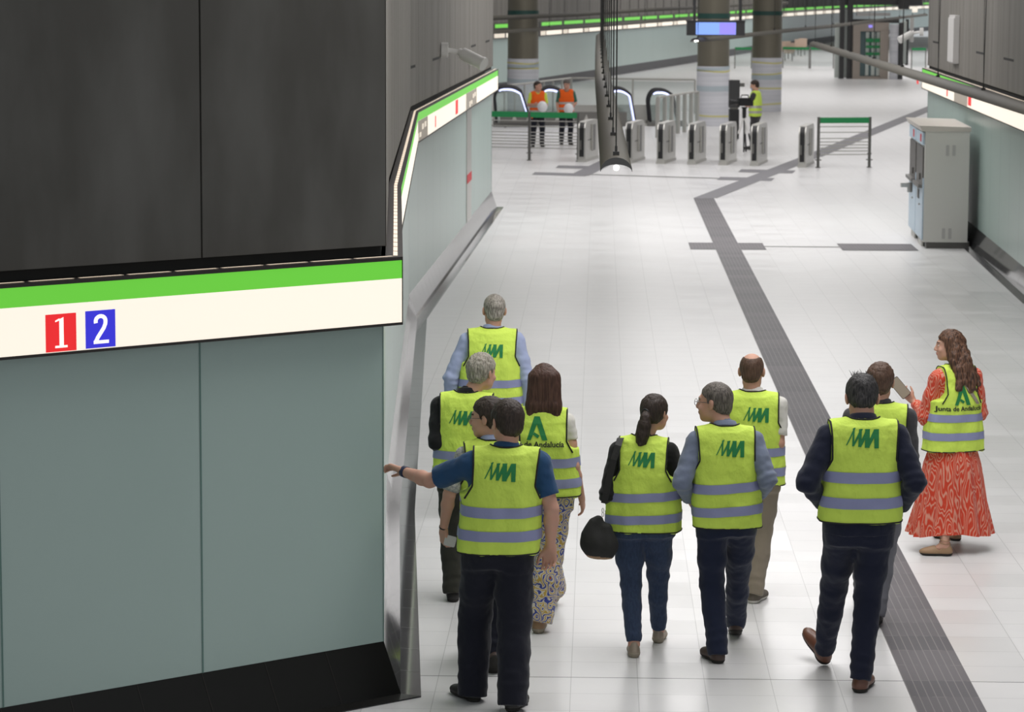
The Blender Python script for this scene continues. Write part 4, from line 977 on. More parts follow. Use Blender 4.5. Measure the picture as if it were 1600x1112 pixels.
def build_person(label, root, H, yaw=0.0, sex='m', w=1.0, belly=0.0, lean=(0, 0), head=(0, 0, 0), head_off=(0, 0), arms=None, feet=None, tr=None, top=None,
                 vest=None, hair=None, shoes=None, glasses=False, h=.0062, hc=.0085, dress=None, mask=False, hs=1.0, brow='brow', extra=None):
    s = H/1.75; R0 = rotz(-yaw)          # world -> local
    rootv = np.array([root[0], root[1], 0.0])
    loc = lambda p: (R0@(A3(p)-rootv))/s         # world metres -> unscaled local
    TS = TORSO_M if sex == 'm' else TORSO_F
    T = [(z, a*w, b*w+belly*math.exp(-((z-1.06)/.16)**2)*.6, cy+belly*math.exp(-((z-1.06)/.16)**2)*.45) for z, a, b, cy in TS]
    LN = lambda z: np.array([lean[0]*(z-.9), lean[1]*(z-.9), 0])
    shw = (.178 if sex == 'm' else .152)*(.5+.5*w)
    sh = {sd: np.array([sd*shw, -.008, 1.388 if sex == 'm' else 1.372])+LN(1.4) for sd in (-1, 1)}
    neck = np.array([0, -.008, 1.46 if sex == 'm' else 1.44])+LN(1.46)
    hcn = np.array([head_off[0], .028+head_off[1], 1.622+(head_off[2] if len(head_off) > 2 else 0)])+LN(1.6)
    HR = rotz(head[0])@rotx(-head[1])@roty(head[2]); HF = (hcn, HR)
    hip = {sd: np.array([sd*.088*(.6+.4*w), -.01, .92]) for sd in (-1, 1)}
    ua, fa = .285, .25
    arm = {}
    for sd, sp in zip((-1, 1), arms):
        sp = dict(sp or {})
        S_ = sh[sd]
        if 'wrist' in sp:
            Wp = loc(sp['wrist']) if sp.get('world', True) else A3(sp['wrist'])
            if 'elbow' in sp: E_ = loc(sp['elbow']) if sp.get('world', True) else A3(sp['elbow'])
            else: E_ = ik(S_, Wp, ua, fa, sp.get('hint', (sd*.8, -1, 0)))
            E_ = S_+unit(E_-S_)*min(max(np.linalg.norm(E_-S_), ua*.92), ua*1.12); Wp = E_+unit(Wp-E_)*min(max(np.linalg.norm(Wp-E_), fa*.85), fa*1.1)
        else:
            E_ = S_+unit(A3(sp.get('ud', (sd*.14, -.05, -1))))*ua; Wp = E_+unit(A3(sp.get('fd', (sd*.06, .22, -1))))*fa
        hd = unit(A3(sp['hd'])) if 'hd' in sp else unit(unit(Wp-E_)+A3((-sd*.08, .12, 0)))
        arm[sd] = (S_, E_, Wp, hd, A3(sp.get('palm', (-sd, .15, 0))), sp.get('curl', (.28, .33, .36, .38)), sp.get('hand', True), sp.get('thumb', None))
    leg = {}
    for sd, sp in zip((-1, 1), feet):
        pt = sp.get('pitch', 0.0); fy = sp.get('yaw', -sd*.10)
        if 'ankle' in sp: An = loc(sp['ankle'])
        elif 'heel' in sp:
            hl = loc(sp['heel']); hl[2] = 0
            Rf = rotz(fy)@rotx(-pt)
            if pt < 0: leg_an = hl+Rf@A3((0, .055, .085))
            ball = hl+rotz(fy)@A3((0, .19, 0)); An = ball+Rf@A3((0, -.135, .085)) if pt >= 0 else leg_an
        kn = ik(hip[sd], An, .435, .425, (sd*.12, 1, 0)); leg[sd] = (hip[sd], kn, An, rotz(fy)@rotx(-pt))
    # ------------------------------------------------ body
    allp = [hcn+.16, hcn-.16]+[q for v in arm.values() for q in (v[0]+.12, v[0]-.12, v[1]+.06, v[1]-.06, v[2]+v[3]*.2+.04, v[2]+v[3]*.2-.04, v[2]-.05, v[2]+.05)]+[q for v in leg.values() for q in (v[1]+.08, v[1]-.08, v[2]+.1, v[2]-.1)]+[A3((.2, .2, 1)), A3((-.2, -.2, 1))]
    allp = np.array(allp); lo, hi = allp.min(0)-.03, allp.max(0)+.03; lo[2] = max(lo[2], -.02)
    f = Field(lo, hi, h/s)
    f.stack([(z, a*.86, b*.86, cy) for z, a, b, cy in T], .03, lean=lean)
    for sd in (-1, 1):
        S_, E_, Wp, hd, pn, cu, hand, th = arm[sd]; am = (1.0 if sex == 'm' else .84)*(.6+.4*w)
        f.cone(neck+(0, 0, -.02), S_, .045, .046*am, .05); mid = S_*.5+E_*.5
        f.cone(S_, mid, .050*am, .046*am, .03); f.cone(mid, E_, .046*am, .039*am, .02)
        m2 = E_*.7+Wp*.3; f.cone(E_, m2, .040*am, .041*am, .015); f.cone(m2, Wp, .041*am, .026*am, .015)
        if hand: put_hand(f, Wp+hd*.008, hd, pn, sd if th is None else th, cu, (1.0 if sex == 'm' else .9)*hs)
        H_, K_, An, Rf = leg[sd]; lf = .8
        f.cone(H_, K_, .075*lf*w, .050*lf, .04); calf = K_*.68+An*.32; f.cone(K_, calf, .048*lf, .05*lf, .02); f.cone(calf, An, .05*lf, .036, .02)
        f.cone(An, An+Rf@A3((0, -.03, -.05)), .034, .028, .02); f.cone(An, An+Rf@A3((0, .13, -.065)), .032, .018, .02); f.cone(An+Rf@A3((0, -.03, -.052)), An+Rf@A3((0, .14, -.068)), .024, .016, .015)
    q = 1.05 if sex == 'm' else .99
    f.cone(neck+(0, 0, -.03), hcn+HR@A3((0, -.030, -.055)), .062*(1 if sex == 'm' else .78), .056*(1 if sex == 'm' else .78), .03)
    E3 = lambda c, r, k=.02, sub=False, rot=None: f.ell(A3(c)*q, A3(r)*q, k, HF, sub, rot)
    E3((0, -.014, .030), (.077, .097, .088), .02); E3((0, .030, -.040), (.060, .062, .076), .03); E3((0, .066, -.096), (.026, .022, .022), .03)
    E3((0, .020, -.075), (.056, .05, .03), .03)
    E3((0, .080, .024), (.048, .016, .012), .02)
    for sd in (-1, 1):
        E3((sd*.032, .097, .002), (.018, .016, .011), .014, True); E3((sd*.031, .0765, .001), (.0145, .0135, .0125), .003)
        E3((sd*.042, .066, -.035), (.02, .02, .02), .02)
        E3((sd*.079, -.012, -.006), (.010, .020, .034), .006, False, rotz(sd*.45)@rotx(.15)); E3((sd*.088, .0, -.004), (.004, .010, .018), .005, True, rotz(sd*.45))
    f.cone(A3((0, .090, .010))*q, A3((0, .109, -.030))*q, .0085*q, .0120*q, .014, HF); f.ell(A3((0, .101, -.036))*q, (.018, .012, .009), .01, HF)
    E3((0, .093, -.060), (.024, .011, .006), .008); E3((0, .090, -.071), (.021, .011, .0065), .008); E3((0, .104, -.0655), (.022, .006, .0015), .003, True)
    P, Q = f.mesh(); P = smooth_mesh(P, Q, 1, .4)
    # materials by place on the head
    C = P[Q].mean(1); L = ((C-hcn)@HR)/q; mi = np.zeros(len(Q), int)
    onh = (L[:, 1] > .06) & (np.abs(L[:, 0]) < .06) & (L[:, 2] > -.09) & (L[:, 2] < .05)
    ex = np.abs(np.abs(L[:, 0])-.031); mi[onh & (ex < .0115) & (np.abs(L[:, 2]-.001) < .0062) & (L[:, 1] > .078)] = 2
    mi[onh & (ex < .0052) & (np.abs(L[:, 2]-.001) < .006) & (L[:, 1] > .082)] = 3
    mi[onh & (ex < .017) & (np.abs(L[:, 2]-.026-.12*(.017-ex)) < .0042) & (L[:, 1] > .07)] = 4
    mi[onh & (np.abs(L[:, 0]) < .022) & (np.abs(L[:, 2]+.0655) < .0085-.12*np.abs(L[:, 0])) & (L[:, 1] > .085)] = 1
    P *= s
    body = np_mesh('person', P, Q, ['skin', 'lips', 'eye_white', 'eye_dark', brow], None, mi)
    body.location = (root[0], root[1], 0); body.rotation_euler = (0, 0, yaw); tag(body, label, 'person')
    def part(name, fld, mats, disp=None, sm=1, parent=body, mi=None):
        P, Q = fld.mesh()
        if len(P) == 0: return None, None
        P = smooth_mesh(P, Q, sm, .5)
        if disp is not None: P = P+vnormals(P, Q)*disp(P)[:, None]
        if isinstance(mats, str): mats = [mats]
        m_ = mi(P[Q].mean(1)) if mi else None
        o = np_mesh(name, P*s, Q, mats, parent, m_); return o, (P, Q)
    folds = lambda amp, sc=(14, 14, 20): (lambda P: amp*(vnoise(P, sc)+.5*vnoise(P, [c*2.1 for c in sc])))
    # ------------------------------------------------ trousers
    if tr:
        rh, rk, ra = tr.get('r', (.098, .074, .062)); zt = 1.0; low = tr.get('low', .06)
        pts = np.array([q_ for v in leg.values() for q_ in (v[0], v[1], v[2])]); lo, hi = pts.min(0)-.17, pts.max(0)+.17; hi[2] = 1.02
        g = Field(lo, hi, hc/s)
        g.stack([(.80, T[0][1]*.98, T[0][2]*1.0, T[0][3])]+[(z, a*.99+.004, b*.98+.004, cy) for z, a, b, cy in T[1:3]], .05)
        for sd in (-1, 1):
            H_, K_, An, Rf = leg[sd]; up = H_+A3((-sd*.0, 0, -.05)); sh_ = unit(K_-An)
            g.cone(H_+(0, -.012, .0), up*.4+K_*.6, rh, (rh+rk)/2, .05); g.cone(up*.4+K_*.6, K_, (rh+rk)/2, rk, .03)
            end = An+sh_*(low-.09); calf = K_*.6+An*.4+A3((0, -.012, 0))
            g.cone(K_, calf, rk, (rk+ra)/2+.004, .03); g.cone(calf, end, (rk+ra)/2+.004, ra, .02, cap=True)
        ks = [(v[1], v[2]) for v in leg.values()]
        def disp(P):
            d = .0055*vnoise(P, (14, 14, 9))+.0032*vnoise(P, (26, 26, 34))
            for K_, An in ks:
                for c, wd, am, fr in ((An+A3((0, 0, .07)), .06, tr.get('stack', .006)*1.4, 85), (K_, .09, .0035, 75)):
                    r2 = ((P-c)**2).sum(1)/wd**2; d += am*np.exp(-r2)*np.sin((P[:, 2]+.3*P[:, 1]+.02*vnoise(P, (9, 9, 4)))*fr)
            return d
        part('trousers', g, tr['mat'], disp)
    # ------------------------------------------------ top (shirt or jacket with sleeves)
    if top:
        zh = top.get('hem', .93); t_ = top.get('t', .010); rs = top.get('r', (.066, .056, .046)); rs = [r*.88*(1 if sex == 'm' else .88)*(.6+.4*w) for r in rs]
        fr_ = top.get('sleeve', 1.9)            # 1.9 = to the wrist, 0.6 = short
        pts = np.array([q_ for v in arm.values() for q_ in v[:3]]+[A3((.2, .2, zh)), A3((-.2, -.2, 1.5))]); lo, hi = pts.min(0)-.14, pts.max(0)+.14; lo[2] = min(zh, arm[1][2][2]-.05, arm[-1][2][2]-.05)-.02
        g = Field(lo, hi, hc/s); g.stack([(z, a+t_, b+t_, cy) for z, a, b, cy in T if z >= zh-.08 or True], .03, lean=lean)
        g.D[:, :, :] = np.where(((g.ax[2][None, None, :] < zh)), 1.0, g.D)
        g.cone(neck+(0, 0, -.045), neck+(0, .005, .012), .075, .068, .03)
        for sd in (-1, 1):
            S_, E_, Wp = arm[sd][:3]; fs = top.get('sleeves', {}).get(sd, fr_)
            g.cone(neck+(0, 0, -.035), S_, .050, rs[0]*.92, .05)
            if fs < 1: g.cone(S_, S_+(E_-S_)*fs, rs[0], rs[0]*.97, .03, cap=True)
            else:
                mid = S_*.5+E_*.5; g.cone(S_, mid, rs[0], (rs[0]+rs[1])/2, .03); g.cone(mid, E_, (rs[0]+rs[1])/2, rs[1], .03); g.cone(E_, E_+(Wp-E_)*min(1, fs-.92), rs[1], rs[2], .02, cap=True)
        g.cone(neck+(0, .02, .0), hcn, .058, .05, .005, sub=True)
        el = [v[1] for v in arm.values()]
        def disp(P):
            d = .0060*vnoise(P, (13, 13, 13))+.0038*vnoise(P, (28, 28, 34))
            for c in el: r2 = ((P-c)**2).sum(1)/.075**2; d += .006*np.exp(-r2)*np.sin(P[:, 2]*95+8*vnoise(P, (6, 6, 6)))
            return d
        to, tm_ = part(top.get('name', 'shirt'), g, top['mat'], disp)
        if top.get('collar'):
            m = MB(); rg = []
            for zz, rr, ry in ((-.012, .074, .070), (.030, .066, .064), (.048, .062, .060), (.044, .070, .068), (.020, .080, .076)):
                rg.append([tuple((neck+A3((math.cos(t)*rr*(1 if sex == 'm' else .85), math.sin(t)*ry*(1 if sex == 'm' else .85)+.006+.25*zz, zz+.004-.016*math.sin(t))))) for t in np.linspace(0, 2*math.pi, 33)[:-1]])
            m.rings([[tuple(A3(p)*s) for p in r] for r in rg], caps=False); m.build('collar', top['collar'], to, True)
    # ------------------------------------------------ dress
    if dress:
        m = MB(); rg = []; nn = 120
        for z, a, b, pl in dress['rings']:
            zz = z
            r = []
            for i in range(nn):
                t = 2*math.pi*i/nn; p_ = 1+pl*(math.sin(t*17+3*math.sin(t*2)+z*1.5)*.6+math.sin(t*9+1.3)*.4)
                r.append((math.cos(t)*a*p_+dress.get('cx', 0)*(1-z), math.sin(t)*b*p_-.01, zz+dress.get('uneven', .02)*math.sin(t*3+1)*(1 if z == dress['rings'][0][0] else 0)))
            rg.append(r)
        # resample finely down the skirt
        m.rings([[tuple(A3(p)*s) for p in r] for r in rg], caps=False); o = m.build('skirt', dress['mat'], body, True)
    # ------------------------------------------------ vest
    vb = None
    if vest:
        vw = vest.get('w', 1.0)*w; hem = vest.get('hem', .86); vm = vest.get('mat', 'vest_yellow'); zs = (-.02 if sex == 'f' else 0)
        bl = lambda z: belly*math.exp(-((z-1.06)/.18)**2)*.6
        fl_ = vest.get('flare', 1.0)
        V = [(hem-.02, .212*vw*fl_, .150*vw*fl_), (.98, .208*vw*(.5+.5*fl_), .150*vw), (1.10, .203*vw, .146*vw), (1.22, .198*vw, .142*vw), (1.32+zs, .190*vw, .132*vw), (1.40+zs, .160*vw, .104*vw), (1.45+zs, .10*vw, .068*vw)]
        V = [(z, a, b+bl(z), -.004+bl(z)*.6) for z, a, b in V]
        g = Field((-.34+min(0, lean[0]*.5), -.32+min(0, lean[1]*.5), hem-.03), (.34+max(0, lean[0]*.5), .36+max(0, lean[1]*.5), 1.56), hc*.85/s)
        g.stack(V, .03, n=2.6, lean=lean)
        sw = vest.get('sw', .182)*(1 if sex == 'm' else .92)*(.5+.5*w)
        for sd in (-1, 1):
            g.cone(neck+(sd*.045, -.006, -.014), neck+(sd*(sw-.02), -.004, -.052), .060, .056, .05)
        r0 = (top or {}).get('r', (.066,))[0]*.88*(1 if sex == 'm' else .88)*(.6+.4*w)
        for sd in (-1, 1):
            g.cone(neck+(0, 0, -.055), neck+(0, .005, -.02), .090, .086, .03) if sd == 1 else g.stack([(z, a+.024, b+.024, cy) for z, a, b, cy in T if z > 1.0], .03, lean=lean)
            g.cone(neck+(0, 0, -.035), sh[sd], .064, r0*.92+.014, .05); g.cone(sh[sd], sh[sd]+(0, 0, -.12), r0+.012, r0+.010, .04)
        X, Y, Z = g.ax[0][:, None, None], g.ax[1][None, :, None], g.ax[2][None, None, :]
        zz = g.ax[2].astype('f8'); az = 1.20+zs
        wz = np.interp(zz, [az, az+.035, az+.08, 1.40+zs, 1.5], [.30, sw+.012, sw-.010, sw-.006, sw+.002])
        xx = np.abs(X-(lean[0]*(zz-.9))[None, None, :]); g.cutd(xx-wz[None, None, :])
        g.cut((0, 0, -1), -hem)
        nk = neck+A3((0, .02, 0)); rn = .084 if sex == 'm' else .078
        # round neck opening at the back, deeper V at the front
        bot = nk[2]-.010-np.clip((Y-nk[1]+.03), 0, .3)*1.6
        dn = np.maximum(np.sqrt((X-nk[0])**2+(Y-nk[1])**2)-rn, bot-Z); g.cutd(-dn)
        def disp(P):
            a = np.arctan2(P[:, 1], P[:, 0]); v = vnoise(P, (13, 13, 3.2)); return .014*v*np.clip((1.42-P[:, 2])*3, .1, 1)+.006*vnoise(P, (8, 8, 15))+.0012*vnoise(P, (30, 30, 30))
        vo, (VP, VQ) = part('safety_vest', g, vm, disp)
        tree = BVHTree.FromPolygons([Vector(p) for p in VP*s], [tuple(int(i) for i in q_) for q_ in VQ])
        def ring_hit(z, t, off=.0035):
            c = Vector((lean[0]*(z-.9), lean[1]*(z-.9)-.004+bl(z)*.6, z))*s; d = Vector((math.cos(t), math.sin(t), 0)); r = tree.ray_cast(c+d*.9, -d)
            return (r[0]+d*off) if r[0] else None
        tl = vest.get('tilt', 0.0)
        for zc in vest.get('bands', (hem+.115, hem+.248)):
            m = MB(); n = 96; zr = [-.030, -.015, 0, .015, .030]; rows = [[ring_hit(zc+dz+tl*math.cos(2*math.pi*i/n), 2*math.pi*i/n) for i in range(n)] for dz in zr]
            if any(p is None for r in rows for p in r):
                for r in rows:
                    for i in range(n):
                        if r[i] is None: r[i] = r[i-1] or Vector((0, 0, zc*s))
            vs = [p for r in rows for p in r]; m.add(vs, [(j*n+i, j*n+(i+1) % n, (j+1)*n+(i+1) % n, (j+1)*n+i) for j in range(len(zr)-1) for i in range(n)], 0, True); m.build('reflective_band', vest.get('bandmat', 'reflective'), vo, True)
        # piping: hem, neck, armholes
        if vest.get('piping', True):
            m = MB(); m.tube([ring_hit(hem+.006, 2*math.pi*i/72, .001) or Vector((0, 0, hem))*s for i in range(72)], .0045*s, 6, closed=True); m.build('piping', 'piping', vo, True)
            for sd in (-1, 1):
                m = MB()
                bk, ft = [], []
                for z in np.linspace(az+.004, 1.56, 40):
                    wv = float(np.interp(z, [az, az+.035, az+.08, 1.40+zs, 1.5], [sw+.03, sw+.012, sw-.010, sw-.006, sw+.002]))-.006; x = (sd*wv+lean[0]*(z-.9))*s
                    r = tree.ray_cast(Vector((x, -.9, z*s)), Vector((0, 1, 0)));
                    if r[0] and r[0].y < .2: bk.append(r[0]+Vector((sd*.004, -.001, 0)))
                    r = tree.ray_cast(Vector((x, .9, z*s)), Vector((0, -1, 0)))
                    if r[0]: ft.append(r[0]+Vector((sd*.004, .001, 0)))
                line = bk+ft[::-1]
                if len(line) > 4: m.tube(line, .0052*s, 6); m.build('piping', 'piping', vo, True)
            cir = []
            for i in range(40):
                t = 2*math.pi*i/40; rr = (rn+.008)*s; x, y = nk[0]*s+math.cos(t)*rr, nk[1]*s+math.sin(t)*rr
                r = tree.ray_cast(Vector((x, y, 2.2)), Vector((0, 0, -1)))
                if r[0] and r[0].z > 1.25*s: cir.append(r[0]+Vector((0, 0, .001)))
            m = MB()
            if len(cir) > 10: m.tube(cir, .0050*s, 6, closed=True); m.build('piping', 'piping', vo, True)
        def stick(polys, cx, cz, off=.0045, nsub=1):
            vs, fs = [], []
            for poly in polys:
                k = len(vs); ok = True; q_ = []
                for (u, v) in poly:
                    z = cz+v; x = cx+u; r = tree.ray_cast(Vector((x, -1.2, z)), Vector((0, 1, 0)))
                    if not r[0]: ok = False; break
                    q_.append(r[0]+Vector((0, -off, 0)))
                if ok: vs += q_; fs.append(tuple(range(k, k+len(q_))))
            return vs, fs
        def stroke(p, q_, wd0, wd1, n=8):
            out = []
            for i in range(n):
                a, b = i/n, (i+1)/n; A_ = (p[0]+(q_[0]-p[0])*a, p[1]+(q_[1]-p[1])*a); B_ = (p[0]+(q_[0]-p[0])*b, p[1]+(q_[1]-p[1])*b)
                wa, wb = wd0+(wd1-wd0)*a, wd0+(wd1-wd0)*b; out.append([(A_[0], A_[1]), (A_[0]+wa, A_[1]), (B_[0]+wb, B_[1]), (B_[0], B_[1])])
            return out
        lg = vest.get('logo')
        if lg and lg[0] == 'mm':
            W_, H_ = .178*s, .108*s; cx, cz = lg[1]*s, lg[2]*s
            zz = [((-.02, .86), (.235, .0), .035, .05), ((.20, .03), (.16, .90), .05, .06), ((.16, .90), (.425, .05), .06, .075), ((.38, .06), (.345, .93), .085, .095), ((.345, .93), (.60, .06), .09, .12),
                  ((.565, .06), (.545, .97), .145, .145), ((.56, .97), (.84, .07), .11, .13), ((.84, .07), (.835, 1.0), .15, .135)]
            polys = []
            for p, q_, w0, w1 in zz:
                polys += stroke(((p[0]-.5)*W_, (.5-p[1])*H_), ((q_[0]-.5)*W_, (.5-q_[1])*H_), w0*W_, w1*W_)
            vs, fs = stick(polys, cx, cz); m = MB(); m.add(vs, fs); m.build('logo', 'logo_green', vo, True)
        if lg and lg[0] == 'a':
            W_, H_ = .135*s, .150*s; cx, cz = lg[1]*s, lg[2]*s; polys = []
            for p, q_, w0, w1 in [((.0, 1.0), (.36, .0), .20, .26), ((.36, .0), (.74, 1.0), .26, .26), ((.28, .78), (.80, 1.0), .10, .16)][:2]:
                polys += stroke(((p[0]-.5)*W_, (.5-p[1])*H_), ((q_[0]-.5)*W_, (.5-q_[1])*H_), w0*W_, w1*W_, 10)
            polys += [[((.36-.5)*W_, (.5-.66)*H_), ((.62-.5)*W_, (.5-.80)*H_), ((.52-.5)*W_, (.5-.92)*H_), ((.30-.5)*W_, (.5-.76)*H_)]]
            vs, fs = stick(polys, cx, cz); m = MB(); m.add(vs, fs); m.build('logo', 'logo_green', vo, True)
            # lettering under the mark
            cu = bpy.data.curves.new('t', 'FONT'); cu.body = 'Junta de Andaluc\u00eda'; cu.size = .050*s; cu.align_x = 'CENTER'; cu.resolution_u = 3; cu.offset = .0013
            to_ = bpy.data.objects.new('t', cu); COL.objects.link(to_); dg = bpy.context.evaluated_depsgraph_get(); tmsh = to_.evaluated_get(dg).to_mesh()
            tv = [(v.co.x, v.co.y) for v in tmsh.vertices]; tf = [tuple(p.vertices) for p in tmsh.polygons]; to_.to_mesh_clear() if False else None
            vs = []
            tz = (lg[2]-.118)*s
            for (u, v) in tv:
                r = tree.ray_cast(Vector((cx-.012*s+u, -1.2, tz+v)), Vector((0, 1, 0))); vs.append((r[0] if r[0] else Vector((cx+u, -.1, tz+v)))+Vector((0, -.0075, 0)))
            m = MB(); m.add(vs, tf); m.build('lettering', 'ink', vo, True)
            bpy.data.objects.remove(to_); bpy.data.curves.remove(cu)
        if vest.get('strap'):
            vs, fs = stick(stroke((-.065*s, .155*s), (.118*s, -.12*s), .032*s, .032*s, 14), 0, vest['strap']*s, off=.008); m = MB(); m.add(vs, fs); m.build('bag_strap', 'sole_tan', vo, True)
        vb = (vo, tree)
    # ------------------------------------------------ hair
    if hair:
        hm = hair['mat']; st = hair['style']; th = hair.get('t', .008); hh = hc*.6/s
        lo, hi = hcn-.17, hcn+.17
        if st in ('long', 'wavy', 'pony'): lo = lo+A3((-.06, -.10, -.38)); hi = hi+A3((.06, .02, 0))
        g = Field(lo, hi, hh); G3 = lambda c, r, k=.02, sub=False: g.ell(A3(c)*q, A3(r)*q, k, HF, sub)
        G3((0, -.016, .031), (.077+th, .097+th, .088+th*1.1), .01)
        X, Y, Z = g.ax[0][:, None, None]-hcn[0], g.ax[1][None, :, None]-hcn[1], g.ax[2][None, None, :]-hcn[2]
        lxx = (X*HR[0, 0]+Y*HR[1, 0]+Z*HR[2, 0])/q; lyy = (X*HR[0, 1]+Y*HR[1, 1]+Z*HR[2, 1])/q; lzz = (X*HR[0, 2]+Y*HR[1, 2]+Z*HR[2, 2])/q
        # nape volume
        G3((0, -.058, -.030), (.060+th*.5, .048+th*.6, .052), .02)
        front = np.interp(lzz, [-.09, -.05, -.01, .03, .055, .09, .14], [-.045, -.030, .012, .022, .066, .080, .10])
        if sex == 'f': front = front+.012
        g.cutd(np.minimum(lyy-front, 1)); g.cutd((-.082 if st in ('short', 'bald', 'thin') else -.07)-lzz)
        for sd in (-1, 1):
            if st in ('short', 'bald', 'thin'): g.ell(A3((sd*.086, -.006, -.008))*q, (.022, .021, .036), .004, HF, True)
        if st == 'bald':
            dd = np.sqrt((lxx/.060)**2+((lyy-.01)/.125)**2+((lzz-.115)/.062)**2); g.cutd((1-dd)*.05)
        if st == 'long':     # straight, down the back
            e = hair.get('end', .33)
            for dx in (-.058, -.040, -.020, 0, .020, .040, .058):
                g.cone(hcn+HR@A3((dx, -.055, .03)), hcn+A3((dx*1.25+hair.get('dx', 0)*.6, -.075, -.14)), .048, .044, .03); g.cone(hcn+A3((dx*1.25+hair.get('dx', 0)*.6, -.075, -.14)), hcn+A3((dx*1.9+hair.get('dx', 0), -.110, -e+.03*math.cos(dx*90))), .044, .012, .02)
            for sd in (-1, 1): g.cone(hcn+HR@A3((sd*.066, -.005, .03)), hcn+HR@A3((sd*.068, -.02, -.12)), .026, .026, .02)
        if st == 'wavy':
            rr = np.random.RandomState(4)
            for k in range(15):
                a0 = hcn+HR@A3((rr.uniform(-.05, .05), rr.uniform(-.09, -.02), .03)); p = a0
                tgt = hcn+A3((hair.get('dx', .07)+rr.uniform(-.085, .10), -.170+rr.uniform(-.03, .02), -hair.get('end', .30)+rr.uniform(-.05, .05)))
                for j in range(1, 8):
                    t = j/7; e = a0*(1-t)+tgt*t+A3((math.sin(t*9+k)*.016, -.03*math.sin(t*math.pi)+math.cos(t*8+k*2)*.012, 0)); g.cone(p, e, .044*(1.05-.50*(t-.14)), .044*(1.05-.50*t), .012); p = e
            for sd in (-1, 1): g.cone(hcn+HR@A3((sd*.062, .010, .05)), hcn+HR@A3((sd*.074, -.01, -.10)), .022, .024, .02)
        if st == 'pony':
            b0 = hcn+HR@A3((0, -.118, .008)); p = b0
            for j, (dx, dy, dz, r1) in enumerate(((0, -.03, -.03, .034), (-.008, -.042, -.08, .044), (-.018, -.045, -.14, .046), (-.024, -.04, -.19, .036), (-.03, -.035, -.225, .018))):
                e = b0+A3((dx, dy, dz)); g.cone(p, e, (.024, .034, .044, .046, .036)[j], r1, .012); p = e
            ti = MB(); ti.tube([tuple((b0+HR@A3((math.cos(t)*.024, -.008, math.sin(t)*.024)))*s) for t in np.linspace(0, 2*math.pi, 17)[:-1]], .007, 6, closed=True)
        fz = (75, 75, 16) if st != 'short' else (60, 60, 28)
        amp = hair.get('amp', .0035)
        ho, _ = part('hair', g, hm, lambda P: amp*vnoise(P, fz)+amp*.7*vnoise(P, [c*2 for c in fz]), sm=1)
        if st == 'pony': ti.build('hair_tie', 'black_plastic', ho, True)
        if hair.get('tuft'):
            m = MB(); rr = random.Random(7)
            for k in range(60):
                a = hcn+HR@A3((rr.uniform(-.05, .05), rr.uniform(-.06, .02), .112+th-.02*rr.random())); b = a+HR@A3((rr.uniform(-.03, .02), rr.uniform(-.03, .02), rr.uniform(.012, .032)))
                m.tube([tuple(a*s), tuple((a*.5+b*.5)*s), tuple(b*s)], [.0022, .0016, .0006], 4, cap=False)
            m.build('hair_tuft', hm, ho, True)
    # ------------------------------------------------ glasses
    if glasses:
        m = MB(); HQ = lambda c: tuple((hcn+HR@(A3(c)*q))*s)
        for sd in (-1, 1):
            m.tube([HQ((sd*.033+.024*math.cos(t), .108-.15*abs(sd*.033+.024*math.cos(t))*.35, .0+.019*math.sin(t))) for t in np.linspace(0, 2*math.pi, 21)[:-1]], .0017*s, 5, closed=True)
            m.tube([HQ((sd*.057, .100, .006)), HQ((sd*.074, .085, .008)), HQ((sd*.081, .0, .006)), HQ((sd*.080, -.02, -.006))], .0017*s, 5)
        m.tube([HQ((-.009, .106, .004)), HQ((.009, .106, .004))], .0015*s, 5); m.build('glasses', 'glass_grey', body, True)
    if mask:
        g = Field(hcn-.15, hcn+.15, .006); g.ell((0, .05, -.055), (.058, .065, .045), .01, HF); g.cutd(-(HR[1, 1]*(g.ax[1][None, :, None]-hcn[1])+HR[0, 1]*(g.ax[0][:, None, None]-hcn[0])+HR[2, 1]*(g.ax[2][None, None, :]-hcn[2]))+.035); part('face_mask', g, 'mask_blue')
    # ------------------------------------------------ shoes
    if shoes:
        for sd in (-1, 1):
            H_, K_, An, Rf = leg[sd]; O = An-Rf@A3((0, .055, .085)); SF = (O, Rf); k_ = 1.0 if sex == 'm' else .88
            def sf(fl_, lowcut):
                fl_.cone((0, .045*k_, .045), (0, .050*k_, .085), .040*k_, .038*k_, .02, SF); fl_.ell((0, .11*k_, .040), (.040*k_, .10*k_, .045), .03, SF); fl_.ell((0, .20*k_, .030), (.047*k_, .088*k_, .034), .03, SF); fl_.ell((0, .045*k_, .03), (.038*k_, .050*k_, .04), .02, SF)
            pts = np.array([O+Rf@A3(c) for c in ((-.06, -.03, -.03), (.06, .32, .13), (-.06, .32, -.03), (.06, -.03, .13))]); lo, hi = pts.min(0)-.04, pts.max(0)+.04
            for nm, m_, z0, z1, infl in (('shoe', shoes['mat'], .018, .20, 0), ('sole', shoes['sole'], -.006 if not shoes.get('wedge') else -.006, .022 if not shoes.get('wedge') else .035, .003)):
                g = Field(lo, hi, .0055/s); sf(g, 0); g.D -= infl
                X, Y, Z = g.ax[0][:, None, None]-O[0], g.ax[1][None, :, None]-O[1], g.ax[2][None, None, :]-O[2]; lz_ = X*Rf[0, 2]+Y*Rf[1, 2]+Z*Rf[2, 2]
                g.cutd(np.maximum(z0-lz_, lz_-z1)*1.0); 
                if nm == 'shoe':
                    if shoes.get('low'): g.cone(O+Rf@A3((0, .06, .2)), O+Rf@A3((0, .10, .060)), .035, .030, .01, sub=True)
                    so, _ = part('shoe', g, m_, sm=1)
                else: part('sole', g, m_, sm=1, parent=so)
